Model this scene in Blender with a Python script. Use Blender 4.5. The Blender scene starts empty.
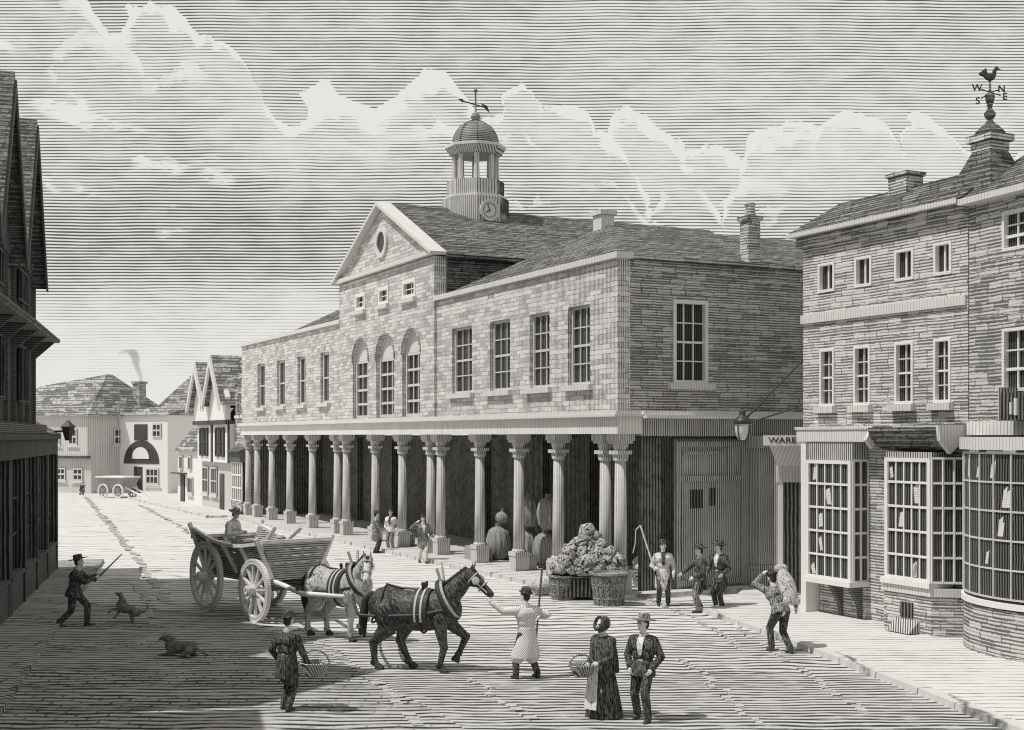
import bpy, bmesh, math, random
from mathutils import Vector, Matrix, Euler
random.seed(7)
PI = math.pi
S = bpy.context.scene
COL = S.collection
F, CX, HV, CH = 1300.0, 512.0, 436.0, 4.6      # focal length in pixels, principal column, horizon row, eye height

def at(u, v):
    """ground point seen at a pixel of the engraving"""
    Y = F * CH / (v - HV)
    return ((u - CX) / F * Y, Y)

# ------------------------------------------------------------------ materials
class NG:
    def __init__(s, mat):
        s.nt = mat.node_tree; s.N = s.nt.nodes; s.L = s.nt.links
    def n(s, t, **kw):
        x = s.N.new(t)
        for k, v in kw.items(): setattr(x, k, v)
        return x
    def set(s, sock, v):
        if hasattr(v, 'is_linked') or hasattr(v, 'links'): s.L.new(v, sock)
        else: sock.default_value = v
    def m(s, op, a, b=0.0, c=None, clamp=False):
        x = s.n('ShaderNodeMath', operation=op); x.use_clamp = clamp
        s.set(x.inputs[0], a); s.set(x.inputs[1], b)
        if c is not None: s.set(x.inputs[2], c)
        return x.outputs[0]
    def noise(s, vec, scale, detail=3, rough=.55):
        x = s.n('ShaderNodeTexNoise'); s.set(x.inputs['Vector'], vec)
        x.inputs['Scale'].default_value = scale; x.inputs['Detail'].default_value = detail
        x.inputs['Roughness'].default_value = rough
        return x.outputs['Fac']
    def comb(s, x, y, z=0.0):
        c = s.n('ShaderNodeCombineXYZ'); s.set(c.inputs[0], x); s.set(c.inputs[1], y); s.set(c.inputs[2], z)
        return c.outputs[0]
    def mixc(s, f, a, b):
        x = s.n('ShaderNodeMix', data_type='RGBA')
        s.set(x.inputs['Factor'], f); s.set(x.inputs[6], a); s.set(x.inputs[7], b)
        return x.outputs[2]
    def sstep(s, v, lo, hi, o0=0.0, o1=1.0):
        x = s.n('ShaderNodeMapRange', interpolation_type='SMOOTHSTEP')
        s.set(x.inputs['Value'], v); s.set(x.inputs[1], lo); s.set(x.inputs[2], hi)
        s.set(x.inputs[3], o0); s.set(x.inputs[4], o1)
        return x.outputs[0]
    def lin(s, v, lo, hi, o0, o1):
        x = s.n('ShaderNodeMapRange'); s.set(x.inputs['Value'], v)
        for i, q in enumerate((lo, hi, o0, o1)): s.set(x.inputs[1 + i], q)
        return x.outputs[0]
    def lines(s, coord, spacing, duty, soft=.22):
        """0..1 ink mask of parallel strokes; duty = share of the pitch covered with ink"""
        fr = s.m('FRACT', s.m('DIVIDE', coord, spacing))
        tri = s.m('MULTIPLY', s.m('ABSOLUTE', s.m('SUBTRACT', fr, .5)), 2.0)
        return s.sstep(tri, s.m('SUBTRACT', duty, soft), s.m('ADD', duty, soft), 1.0, 0.0)

def grey(v): return (v, v * .987, v * .952, 1)
def newmat(name):
    m = bpy.data.materials.new(name); m.use_nodes = True
    return m, NG(m), m.node_tree.nodes['Principled BSDF']

def engr(name, light, dark, strokes, brick=None, vary=.35, nscale=1.5, rough=.85, warp=.07, spec=.2, bump=.3, alpha=None, mottle=0.0):
    """a surface worked in fine strokes. strokes = [(direction, pitch, duty)], brick = (length, course, mortar, ink)"""
    mat, g, P = newmat(name)
    tc = g.n('ShaderNodeTexCoord').outputs['Object']
    sep = g.n('ShaderNodeSeparateXYZ'); g.L.new(tc, sep.inputs[0])
    x, y, z = sep.outputs
    u = g.m('ADD', x, y)
    n1 = g.noise(tc, nscale, 4); n2 = g.noise(tc, nscale * 6, 2)
    dmod = g.m('MULTIPLY', g.m('SUBTRACT', n1, .5), vary * 2)
    fine = g.m('MULTIPLY', g.m('SUBTRACT', n2, .5), vary)
    dmod = g.m('ADD', dmod, fine)
    ink = None; mort = None; height = None
    if brick:
        L, C, mw, mink = brick
        wob = g.m('MULTIPLY', g.m('SUBTRACT', g.noise(tc, .9 / L * .5, 2), .5), C * .55)
        wob2 = g.m('MULTIPLY', g.m('SUBTRACT', g.noise(tc, 4.5 / L, 2), .5), C * .5)
        vec = g.comb(g.m('ADD', u, g.m('MULTIPLY', wob2, 1.6)), g.m('ADD', z, g.m('ADD', wob, wob2)))
        b = g.n('ShaderNodeTexBrick'); g.L.new(vec, b.inputs['Vector'])
        b.inputs['Color1'].default_value = (0, 0, 0, 1); b.inputs['Color2'].default_value = (1, 1, 1, 1)
        b.inputs['Mortar'].default_value = (.5, .5, .5, 1)
        b.inputs['Scale'].default_value = 1.0; b.inputs['Brick Width'].default_value = L; b.inputs['Row Height'].default_value = C
        b.inputs['Mortar Size'].default_value = mw; b.inputs['Mortar Smooth'].default_value = .35; b.inputs['Bias'].default_value = 0
        b.offset = .43; b.squash = 1.5; b.squash_frequency = 3
        bw = g.n('ShaderNodeRGBToBW'); g.L.new(b.outputs['Color'], bw.inputs[0])
        dmod = g.m('ADD', dmod, g.m('MULTIPLY', g.m('SUBTRACT', bw.outputs[0], .5), vary * 2.2))
        patch = g.sstep(g.noise(tc, 1.3 / L, 2), .3, .55, .25, 1.0)
        mort = g.m('MULTIPLY', g.m('MULTIPLY', b.outputs['Fac'], patch), mink)
        height = g.m('SUBTRACT', 1.0, b.outputs['Fac'])
    for (d, pitch, duty) in strokes:
        if d in 'nmh':                                   # broken scribbles: upright, slanting or level
            k3 = {'n': (1, 1, .16), 'm': (1, 1, .3), 'h': (.25, .25, 1)}[d]
            zz = g.m('ADD', z, g.m('MULTIPLY', u, .7)) if d == 'm' else z
            sv = g.comb(g.m('MULTIPLY', x if d != 'm' else g.m('ADD', x, g.m('MULTIPLY', z, .6)), k3[0]), g.m('MULTIPLY', y, k3[1]), g.m('MULTIPLY', zz, k3[2]))
            k = g.sstep(g.m('ADD', g.noise(sv, 1.5 / pitch, 2, .5), g.m('ADD', g.m('MULTIPLY', dmod, .5), g.m('MULTIPLY', duty, .5))), .60, .86)
            ink = k if ink is None else g.m('MAXIMUM', ink, k)
            continue
        c = {'z': z, 'u': u, 'x': x, 'y': y, 'd': g.m('ADD', u, g.m('MULTIPLY', z, .8)), 'e': g.m('SUBTRACT', u, g.m('MULTIPLY', z, 1.2))}[d]
        c = g.m('ADD', c, g.m('MULTIPLY', g.m('SUBTRACT', g.noise(tc, nscale * 1.7, 2), .5), pitch * warp * 8))
        k = g.lines(c, pitch, g.m('ADD', dmod, duty))
        ink = k if ink is None else g.m('MAXIMUM', ink, k)
    if mort is not None and ink is not None: ink = g.m('MULTIPLY', ink, .82)
    if mort is not None: ink = mort if ink is None else g.m('MAXIMUM', ink, mort)
    if ink is None: ink = g.m('MULTIPLY', g.m('ADD', dmod, .3), .5, clamp=True)
    if mottle:
        ink = g.m('MAXIMUM', ink, g.sstep(g.noise(tc, nscale * 9, 3), .5, .62, 0, mottle))
    col = g.mixc(ink, grey(light), grey(dark))
    g.L.new(col, P.inputs['Base Color'])
    P.inputs['Roughness'].default_value = rough; P.inputs['Specular IOR Level'].default_value = spec
    if bump:
        bp = g.n('ShaderNodeBump'); bp.inputs['Strength'].default_value = bump; bp.inputs['Distance'].default_value = .02
        h = g.m('MULTIPLY', n2, .6)
        if height is not None: h = g.m('ADD', h, height)
        g.L.new(h, bp.inputs['Height']); g.L.new(bp.outputs[0], P.inputs['Normal'])
    return mat

M = {}
M['stone']   = engr('pale_ashlar', .72, .045, [('u', .075, .30)], (.44, .145, .012, .7), vary=.26, nscale=1.6)
M['stone_shade']  = engr('shaded_rubble_courses', .58, .04, [('z', .075, .46)], (.5, .155, .016, .85), vary=.24, nscale=.9)  # same stone as the front, with the end wall's shade put into its tone
M['brick']   = engr('town_brick', .7, .05, [('z', .072, .38)], (.42, .14, .012, .85), vary=.25, nscale=1.0)
M['brick2']  = engr('dark_rough_brick', .62, .04, [('z', .08, .42)], (.42, .15, .014, .85), vary=.34, nscale=1.2)
M['tile']    = engr('roof_tile', .28, .025, [('z', .08, .58)], (.6, .14, .022, 1.0), vary=.26, nscale=.9, mottle=.5)
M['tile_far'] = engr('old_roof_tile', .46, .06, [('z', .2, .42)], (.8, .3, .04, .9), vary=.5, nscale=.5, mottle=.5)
M['slate']   = engr('dark_slate', .3, .03, [('z', .06, .5)], (.4, .12, .02, .95), vary=.3, mottle=.6)
M['white']   = engr('white_painted_stone', .68, .12, [('u', .09, .08)], vary=.12, nscale=.8, bump=.1)
M['whitewood'] = engr('white_painted_wood', .8, .2, [('u', .06, .02)], vary=.1, bump=.05)
M['frieze']  = engr('stone_frieze', .76, .1, [('u', .11, .07)], vary=.3, nscale=.45, bump=.1)
M['column']  = engr('column_stone', .66, .06, [('u', .075, .22)], vary=.25, nscale=.7, bump=.1)
M['plaster'] = engr('limewashed_plaster', .76, .25, [('u', .3, -.12)], vary=.1, nscale=.25, bump=.15)
M['plaster2'] = engr('weathered_plaster', .58, .28, [('u', .24, .12)], vary=.25, nscale=.25, bump=.2)
M['timber']  = engr('tarred_timber', .2, .022, [('u', .11, .62)], vary=.3, nscale=.8, mottle=.3)
M['timber2'] = engr('dark_panelling', .26, .025, [('u', .13, .55)], vary=.3, nscale=.6, mottle=.35)
M['gatewood'] = engr('weathered_gate_boards', .58, .05, [('u', .075, .42)], vary=.18, nscale=.6)
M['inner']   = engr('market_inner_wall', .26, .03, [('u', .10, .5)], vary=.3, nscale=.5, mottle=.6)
M['cartwood'] = engr('cart_boards', .5, .045, [('z', .055, .42)], vary=.22, nscale=1.5)
M['cartrail'] = engr('pale_ash_rail', .8, .06, [('z', .05, .06)], vary=.25, nscale=2)
M['ironrim'] = engr('worn_iron_tyre', .22, .03, [('z', .05, .4)], vary=.2, rough=.5)
M['iron']    = engr('black_iron', .06, .02, [('z', .05, .4)], vary=.2, rough=.45, spec=.4)
M['darkwood'] = engr('dark_wood', .2, .03, [('z', .05, .45)], vary=.3)
M['frame']   = engr('sash_frame', .62, .1, [('z', .05, .05)], vary=.15, bump=.05)
M['framelight'] = engr('pale_window_surround', .8, .12, [('z', .06, .04)], vary=.12, bump=.05)
M['pavement'] = engr('paving_flags', .67, .09, [('y', .3, .12)], vary=.3, nscale=.7)
M['cabbage'] = engr('cabbage_leaf', .5, .025, [('m', .06, .36)], vary=.25, nscale=5)
M['tub']     = engr('stave_tub', .36, .035, [('n', .022, .44)], vary=.2, nscale=3)
M['wicker']  = engr('wicker', .55, .04, [('d', .05, .34), ('e', .05, .28)], vary=.3, nscale=3)
M['sack']    = engr('sackcloth', .62, .06, [('m', .03, .34)], vary=.18, nscale=2)
M['bale']    = engr('bale_cloth', .42, .09, [('u', .065, .42)], vary=.3, nscale=2)
M['skin']    = engr('skin', .7, .3, [('z', .02, -.05)], vary=.15, nscale=6, rough=.6)
M['hair']    = engr('dark_hair', .07, .02, [('d', .02, .4)], vary=.3, nscale=6)
M['black']   = engr('black_cloth', .17, .018, [('n', .03, .5)], vary=.15, nscale=5)
M['grey']    = engr('grey_cloth', .4, .05, [('n', .03, .44)], vary=.15, nscale=5)
M['palecloth'] = engr('pale_cloth', .76, .06, [('n', .03, .22)], vary=.12, nscale=3)
M['smock']   = engr('pale_smock_cloth', .78, .08, [('e', .062, .2)], vary=.12, nscale=2)
M['hide_dark'] = engr('dark_bay_hide', .15, .018, [('m', .04, .5)], vary=.22, nscale=2, rough=.55, spec=.3)
M['hide_grey'] = engr('dapple_grey_hide', .56, .05, [('m', .035, .28)], vary=.34, nscale=2.2, rough=.55)
M['hide_dog']  = engr('rough_dog_coat', .34, .03, [('m', .03, .45)], vary=.2, nscale=6)
M['hoof']    = engr('hoof_horn', .1, .02, [('z', .03, .4)], vary=.2)
M['leather'] = engr('black_leather', .09, .02, [('d', .03, .4)], vary=.2, rough=.5)
M['leatherpale'] = engr('pale_leather', .6, .06, [('u', .03, .1)], vary=.2)
M['clock']   = engr('clock_dial', .7, .3, [('z', .06, .1)], vary=.1, bump=0)
M['lead']    = engr('lead_dome', .34, .03, [('z', .08, .4)], vary=.4, nscale=1.2, rough=.6)
M['turret']  = engr('turret_stone', .6, .06, [('u', .13, .3)], vary=.22, nscale=.7)
M['kerb']    = engr('kerb_stone', .6, .06, [('x', .8, .05)], vary=.35, nscale=1.0)
M['rut']     = engr('worn_track_stones', .5, .06, [('y', .33, .22)], vary=.5, nscale=1.6)
M['goods']   = engr('pale_goods', .7, .2, [('z', .05, .1)], vary=.3, nscale=4)

def glass_mat(name, base):
    mat, g, P = newmat(name)
    tc = g.n('ShaderNodeTexCoord').outputs['Object']
    sep = g.n('ShaderNodeSeparateXYZ'); g.L.new(tc, sep.inputs[0])
    u = g.m('ADD', sep.outputs[0], sep.outputs[1])
    k = g.lines(g.m('ADD', u, g.m('MULTIPLY', g.noise(tc, 2.5, 2), .06)), .075, .55)
    g.L.new(g.mixc(k, grey(base), grey(.014)), P.inputs['Base Color'])
    P.inputs['Roughness'].default_value = .28; P.inputs['Specular IOR Level'].default_value = .25
    return mat
M['glass'] = glass_mat('old_window_glass', .10)
M['shopglass'] = glass_mat('shop_window_glass', .15)

def ground_mat(name, light, dark, pitch, duty, setts, vary=.3):
    mat, g, P = newmat(name)
    tc = g.n('ShaderNodeTexCoord').outputs['Object']
    sep = g.n('ShaderNodeSeparateXYZ'); g.L.new(tc, sep.inputs[0])
    x, y, z = sep.outputs
    stretch = g.comb(g.m('MULTIPLY', x, .35), y, 0.0)
    n = g.noise(stretch, .55, 4); nf = g.noise(stretch, 3.2, 3)
    dm = g.m('ADD', g.m('MULTIPLY', g.m('SUBTRACT', n, .5), vary * 2), g.m('MULTIPLY', g.m('SUBTRACT', nf, .5), vary * 1.6))
    yy = g.m('ADD', y, g.m('MULTIPLY', g.m('SUBTRACT', g.noise(tc, .5, 2), .5), pitch * 2.2))
    ink = g.lines(yy, pitch, g.m('ADD', dm, duty), .25)
    if setts:
        b = g.n('ShaderNodeTexBrick'); g.L.new(g.comb(x, g.m('ADD', yy, g.m('MULTIPLY', nf, .12))), b.inputs['Vector'])
        b.inputs['Scale'].default_value = 1.0; b.inputs['Brick Width'].default_value = setts * 1.7; b.inputs['Row Height'].default_value = setts
        b.inputs['Mortar Size'].default_value = setts * .09; b.inputs['Mortar Smooth'].default_value = .5
        b.inputs['Color1'].default_value = (0, 0, 0, 1); b.inputs['Color2'].default_value = (1, 1, 1, 1)
        bm_ = g.m('MULTIPLY', b.outputs['Fac'], g.sstep(n, .4, .6, .15, .9))
        ink = g.m('MAXIMUM', ink, bm_)
    ink = g.m('MULTIPLY', ink, g.sstep(g.noise(g.comb(g.m('MULTIPLY', x, .3), g.m('MULTIPLY', y, 1.6)), 5.5, 3), .34, .5, .35, 1.0))
    spots = g.sstep(g.noise(stretch, 3.3, 4), .62, .7, 0, .5)
    ink = g.m('MAXIMUM', ink, spots)
    g.L.new(g.mixc(ink, grey(light), grey(dark)), P.inputs['Base Color'])
    P.inputs['Roughness'].default_value = .95; P.inputs['Specular IOR Level'].default_value = .1
    bp = g.n('ShaderNodeBump'); bp.inputs['Strength'].default_value = .5; bp.inputs['Distance'].default_value = .03
    g.L.new(g.m('ADD', nf, g.m('MULTIPLY', ink, -.6)), bp.inputs['Height']); g.L.new(bp.outputs[0], P.inputs['Normal'])
    return mat
M['dust']   = ground_mat('dusty_road', .65, .10, .8, .10, 0, .2)
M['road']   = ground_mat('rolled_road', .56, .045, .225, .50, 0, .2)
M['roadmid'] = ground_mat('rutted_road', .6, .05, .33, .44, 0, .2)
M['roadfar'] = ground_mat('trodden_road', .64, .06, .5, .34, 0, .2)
M['setts']  = ground_mat('cobbled_setts', .5, .035, .26, .46, .3, .26)
M['flags']  = ground_mat('worn_flags', .5, .04, .24, .42, .55, .24)

# ------------------------------------------------------------------ mesh builder
class MB:
    def __init__(s): s.v = []; s.f = []
    def add(s, vs, fs):
        o = len(s.v); s.v += [tuple(p) for p in vs]; s.f += [tuple(i + o for i in f) for f in fs]
        return s
    def box(s, x0, x1, y0, y1, z0, z1):
        x0, x1 = min(x0, x1), max(x0, x1); y0, y1 = min(y0, y1), max(y0, y1); z0, z1 = min(z0, z1), max(z0, z1)
        return s.add([(x0,y0,z0),(x1,y0,z0),(x1,y1,z0),(x0,y1,z0),(x0,y0,z1),(x1,y0,z1),(x1,y1,z1),(x0,y1,z1)],
                     [(0,3,2,1),(4,5,6,7),(0,1,5,4),(1,2,6,5),(2,3,7,6),(3,0,4,7)])
    def hexa(s, b, t):
        """eight corners: four of the bottom (counter-clockwise), four of the top"""
        return s.add(list(b) + list(t), [(3,2,1,0),(4,5,6,7),(0,1,5,4),(1,2,6,5),(2,3,7,6),(3,0,4,7)])
    def bar(s, p, q, w, h, up=(0,0,1)):
        p, q = Vector(p), Vector(q); d = (q - p).normalized(); upv = Vector(up)
        if abs(d.dot(upv)) > .95: upv = Vector((1,0,0))
        a = d.cross(upv).normalized(); b = a.cross(d).normalized()
        c = [(-1,-1),(1,-1),(1,1),(-1,1)]
        return s.hexa([p + a*(i*w/2) + b*(j*h/2) for i,j in c], [q + a*(i*w/2) + b*(j*h/2) for i,j in c])
    def prism(s, poly, off):
        """flat polygon pushed along the vector off"""
        n = len(poly); off = Vector(off)
        vs = [Vector(p) for p in poly]; vs += [p + off for p in vs]
        fs = [tuple(range(n - 1, -1, -1)), tuple(range(n, 2 * n))] + [(i, (i+1) % n, (i+1) % n + n, i + n) for i in range(n)]
        return s.add(vs, fs)
    def tube(s, p, q, r0, r1=None, n=10, caps=True):
        if r1 is None: r1 = r0
        p, q = Vector(p), Vector(q); d = (q - p).normalized()
        a = d.orthogonal().normalized(); b = d.cross(a)
        vs = [p + (a*math.cos(2*PI*i/n) + b*math.sin(2*PI*i/n)) * r0 for i in range(n)] + \
             [q + (a*math.cos(2*PI*i/n) + b*math.sin(2*PI*i/n)) * r1 for i in range(n)]
        fs = [(i, (i+1) % n, (i+1) % n + n, i + n) for i in range(n)]
        if caps: fs += [tuple(range(n-1,-1,-1)), tuple(range(n, 2*n))]
        return s.add(vs, fs)
    def path(s, pts, r, n=8):
        for a, b in zip(pts, pts[1:]): s.tube(a, b, r, r, n)
        return s
    def capsule(s, p, q, r0, r1=None, n=12, k=4):
        if r1 is None: r1 = r0
        p, q = Vector(p), Vector(q); d = q - p
        if d.length < 1e-6: d = Vector((0,0,1e-4)); q = p + d
        d = d.normalized(); a = d.orthogonal().normalized(); b = d.cross(a)
        rings = []
        for i in range(k): t = PI/2 * (1 - i/k); rings.append((p - d*r0*math.sin(t), r0*math.cos(t)))
        rings.append((p, r0)); rings.append((q, r1))
        for i in range(1, k+1): t = PI/2 * i/k; rings.append((q + d*r1*math.sin(t), r1*math.cos(t)))
        return s.rings([[c + (a*math.cos(2*PI*j/n) + b*math.sin(2*PI*j/n)) * max(r, 1e-4) for j in range(n)] for c, r in rings])
    def rings(s, R, caps=True, closed=True):
        n = len(R[0]); o = len(s.v)
        for r in R: s.v += [tuple(p) for p in r]
        for i in range(len(R) - 1):
            for j in range(n if closed else n - 1):
                s.f.append((o+i*n+j, o+i*n+(j+1) % n, o+(i+1)*n+(j+1) % n, o+(i+1)*n+j))
        if caps:
            s.f.append(tuple(o + j for j in range(n-1,-1,-1))); s.f.append(tuple(o + (len(R)-1)*n + j for j in range(n)))
        return s
    def ell(s, c, rx, ry, rz, rot=None, n=14, k=9):
        c = Vector(c); Rm = rot if rot else Matrix.Identity(3); R = []
        for i in range(k + 1):
            t = PI * i / k; rr = max(math.sin(t), 1e-3)
            R.append([c + Rm @ Vector((rx*rr*math.cos(2*PI*j/n), ry*rr*math.sin(2*PI*j/n), -rz*math.cos(t))) for j in range(n)])
        return s.rings(R)
    def loft(s, spec, n=18):
        """spec: (centre, half size front-back, half size side) for level rings going up"""
        return s.rings([[Vector(c) + Vector((a*math.cos(2*PI*j/n), b*math.sin(2*PI*j/n), 0)) for j in range(n)] for c, a, b in spec])
    def lathe(s, prof, c=(0,0,0), n=16, rot=0.0):
        c = Vector(c)
        return s.rings([[c + Vector((r*math.cos(2*PI*j/n + rot), r*math.sin(2*PI*j/n + rot), z)) for j in range(n)] for r, z in prof])
    def wheel_ring(s, c, ax, r0, r1, w, n=32):
        """ring round the axis ax between radii r0 and r1, w wide"""
        c, ax = Vector(c), Vector(ax).normalized(); a = ax.orthogonal().normalized(); b = ax.cross(a)
        dirs = [a*math.cos(2*PI*i/n) + b*math.sin(2*PI*i/n) for i in range(n)]
        R = [[c + d*r + ax*h for d in dirs] for r, h in ((r0,-w/2),(r1,-w/2),(r1,w/2),(r0,w/2),(r0,-w/2))]
        return s.rings(R, caps=False)
    def wall(s, p0, along, normal_in, L, z0, z1, th, holes):
        """upright wall with rectangular openings; holes = (a0, a1, za, zb)"""
        p0, A, N = Vector(p0), Vector(along), Vector(normal_in)
        xs = sorted({0, L} | {h[0] for h in holes} | {h[1] for h in holes}); zs = sorted({z0, z1} | {h[2] for h in holes} | {h[3] for h in holes})
        xs = [x for x in xs if -1e-6 <= x <= L + 1e-6]; zs = [z for z in zs if z0 - 1e-6 <= z <= z1 + 1e-6]
        def solid(i, j):
            if i < 0 or j < 0 or i >= len(xs)-1 or j >= len(zs)-1: return False
            a, b = (xs[i]+xs[i+1])/2, (zs[j]+zs[j+1])/2
            return not any(h[0] < a < h[1] and h[2] < b < h[3] for h in holes)
        P = lambda a, z, d: p0 + A*a + N*d + Vector((0,0,z))
        for i in range(len(xs)-1):
            for j in range(len(zs)-1):
                if not solid(i, j): continue
                a, b, c, d = xs[i], xs[i+1], zs[j], zs[j+1]
                s.add([P(a,c,0),P(b,c,0),P(b,d,0),P(a,d,0)], [(0,1,2,3)])
                s.add([P(a,c,th),P(b,c,th),P(b,d,th),P(a,d,th)], [(3,2,1,0)])
                if not solid(i-1,j): s.add([P(a,c,0),P(a,d,0),P(a,d,th),P(a,c,th)], [(0,1,2,3)])
                if not solid(i+1,j): s.add([P(b,c,0),P(b,c,th),P(b,d,th),P(b,d,0)], [(0,1,2,3)])
                if not solid(i,j-1): s.add([P(a,c,0),P(a,c,th),P(b,c,th),P(b,c,0)], [(0,1,2,3)])
                if not solid(i,j+1): s.add([P(a,d,0),P(b,d,0),P(b,d,th),P(a,d,th)], [(0,1,2,3)])
        return s
    def mesh(s, name, mat, smooth=False):
        me = bpy.data.meshes.new(name); me.from_pydata([tuple(v) for v in s.v], [], s.f); me.update()
        bm = bmesh.new(); bm.from_mesh(me); bmesh.ops.remove_doubles(bm, verts=bm.verts, dist=1e-5)
        bmesh.ops.recalc_face_normals(bm, faces=bm.faces); bm.to_mesh(me); bm.free()
        if mat: me.materials.append(M[mat] if isinstance(mat, str) else mat)
        if smooth: me.polygons.foreach_set('use_smooth', [True] * len(me.polygons))
        return me
    def build(s, name, mat, parent=None, loc=None, smooth=False, bevel=0):
        o = bpy.data.objects.new(name, s.mesh(name, mat, smooth)); COL.objects.link(o)
        if parent: o.parent = parent
        if loc: o.location = loc
        if bevel:
            b = o.modifiers.new('bevel', 'BEVEL'); b.width = bevel; b.segments = 2; b.limit_method = 'ANGLE'
        return o
    def blob(s, name, mat, parent=None, vox=.012, smooth=3, loc=None):
        """all the pieces melted into one continuous skin"""
        me = s.mesh(name + '_raw', None); o = bpy.data.objects.new('raw', me); COL.objects.link(o)
        r = o.modifiers.new('r', 'REMESH'); r.mode = 'VOXEL'; r.voxel_size = vox; r.use_smooth_shade = True
        if smooth: sm = o.modifiers.new('s', 'SMOOTH'); sm.iterations = smooth; sm.factor = .5
        dg = bpy.context.evaluated_depsgraph_get()
        new = bpy.data.meshes.new_from_object(o.evaluated_get(dg)); new.name = name
        bpy.data.objects.remove(o); bpy.data.meshes.remove(me)
        new.materials.clear(); new.materials.append(M[mat]); new.polygons.foreach_set('use_smooth', [True] * len(new.polygons))
        ob = bpy.data.objects.new(name, new); COL.objects.link(ob)
        if parent: ob.parent = parent
        if loc: ob.location = loc
        return ob

def tag(o, label, cat, group=None):
    o['label'] = label; o['category'] = cat
    if group: o['group'] = group
    return o
def thing(name, label, cat, loc=(0,0,0), rz=0.0, group=None, scale=1.0):
    o = bpy.data.objects.new(name, None); o.empty_display_size = .3; COL.objects.link(o)
    o.location = loc; o.rotation_euler = (0, 0, rz); o.scale = (scale,) * 3
    return tag(o, label, cat, group)
def struct(o): o['kind'] = 'structure'; return o
def dup(o, parent, loc=None, rot=None):
    """copy of a part with its sub-parts, hung under parent"""
    kids = [k for k in o.children]
    c = o.copy(); COL.objects.link(c)
    if parent is not None: c.parent = parent
    if loc is not None: c.location = loc
    if rot is not None: c.rotation_euler = rot
    for k in kids: dup(k, c)
    return c
def text_mesh(txt, size, depth, mat):
    cu = bpy.data.curves.new('t', 'FONT'); cu.body = txt; cu.size = size; cu.extrude = depth; cu.align_x = 'CENTER'; cu.align_y = 'CENTER'
    cu.offset = size * .012
    o = bpy.data.objects.new('t', cu); COL.objects.link(o)
    dg = bpy.context.evaluated_depsgraph_get(); me = bpy.data.meshes.new_from_object(o.evaluated_get(dg))
    bpy.data.objects.remove(o); me.materials.clear(); me.materials.append(M[mat]); return me
# ------------------------------------------------------------------ windows
def window(parent, loc, w, h, cols, rows, rot=0.0, fr='frame', fw=.09, bar=.045, sill=True, proud=.03, depth=.14, surround=0.0, sash=True, sillw=.18):
    g = MB().box(-w/2, w/2, depth, depth + .03, 0, h).build('window', 'glass', parent, loc)
    g.rotation_euler = (0, 0, rot)
    f = MB(); y0, y1 = depth - .075, depth - .004
    if surround: y0 = -surround
    f.box(-w/2, -w/2 + fw, y0, y1, 0, h); f.box(w/2 - fw, w/2, y0, y1, 0, h)
    f.box(-w/2 + fw, w/2 - fw, y0, y1, h - fw, h); f.box(-w/2 + fw, w/2 - fw, y0, y1, 0, fw)
    f.build('frame', fr, g)
    b = MB(); yb0, yb1 = depth - .045, depth - .006
    for i in range(1, cols):
        x = -w/2 + fw + (w - 2*fw) * i / cols; b.box(x - bar/2, x + bar/2, yb0, yb1, fw, h - fw)
    for j in range(1, rows):
        z = fw + (h - 2*fw) * j / rows; k = bar * (1.7 if sash and j == rows // 2 else .9)
        b.box(-w/2 + fw, w/2 - fw, yb0 - .012, yb0 - .002, z - k/2, z + k/2)
    if b.f: b.build('glazing_bars', fr, g)
    if sill: MB().box(-w/2 - sillw, w/2 + sillw, -.16, depth - .08, -.17, -.004).build('sill', 'white', g)
    return g

def arch_fill(mb, xc, w, ztop, y0, y1, n=9):
    """closes the corners of a square opening above its round head"""
    r = w/2; zc = ztop - r
    for sgn in (-1, 1):
        pts = [(xc + sgn*r, y0, ztop)] + [(xc + sgn*r*math.sin(t), y0, zc + r*math.cos(t)) for t in [PI/2*i/n for i in range(n+1)]][::-1]
        if sgn > 0: pts = pts[::-1]
        # fan as thin wedges to stay convex
        c = pts[0] if sgn < 0 else pts[-1]
        arc = [p for p in pts if p != c]
        for a, b in zip(arc, arc[1:]): mb.prism([c, a, b], (0, y1 - y0, 0))
    return mb

# ------------------------------------------------------------------ the market house
HX, HY = 2.99, 36.7
HALL_ROT = math.atan2(-.8952, .4456)
def sx(u, y=0.0):
    """place along the market front (negative = to the far end) that is seen in column u"""
    r = (u - CX) / F; X0, Y0 = HX + .8952*y, HY + .4456*y
    return (X0 - r*Y0) / (.4456 + .8952*r) * -1
def ty(u):
    r = (u - CX) / F
    return (HY*r - HX) / (.8952 - .4456*r)
hall = thing('market_house', 'long stone market house on columns with pediment and domed clock turret', 'building', (HX, HY, 0), HALL_ROT)
LEN, DEP = 40.9, 16.0
XR, XL = sx(437), sx(342)          # edges of the middle block
ZE, ZP = 5.32, 9.62                # floor of the upper storey, top of its wall
def ww(u0, u1): a, b = sx(u0), sx(u1); return (a + b)/2, b - a

wing_r = [ww(452,472), ww(490,510), ww(529.5,549.5), ww(568,590)]
wing_l = [ww(257.5,265), ww(277,285), ww(297.5,305.5), ww(320.5,329)]
WZ0, WZ1 = 6.12, 8.48
def holes(ws, x0, extra=()): return [(c - w/2 - x0, c + w/2 - x0, WZ0, WZ1) for c, w in ws] + list(extra)
MB().wall((XR, 0, 0), (1,0,0), (0,1,0), -XR, ZE, ZP, .4, holes(wing_r, XR)).build('wall', 'stone', hall)
MB().wall((-LEN, 0, 0), (1,0,0), (0,1,0), LEN + XL, ZE, ZP, .4, holes(wing_l, -LEN)).build('wall', 'stone', hall)
for c, w in wing_r: window(hall, (c, 0, WZ0), w, WZ1-WZ0, 3, 4, depth=.2)
for c, w in wing_l: window(hall, (c, 0, WZ0), w, WZ1-WZ0, 2, 2, depth=.2, fw=.12)
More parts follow.
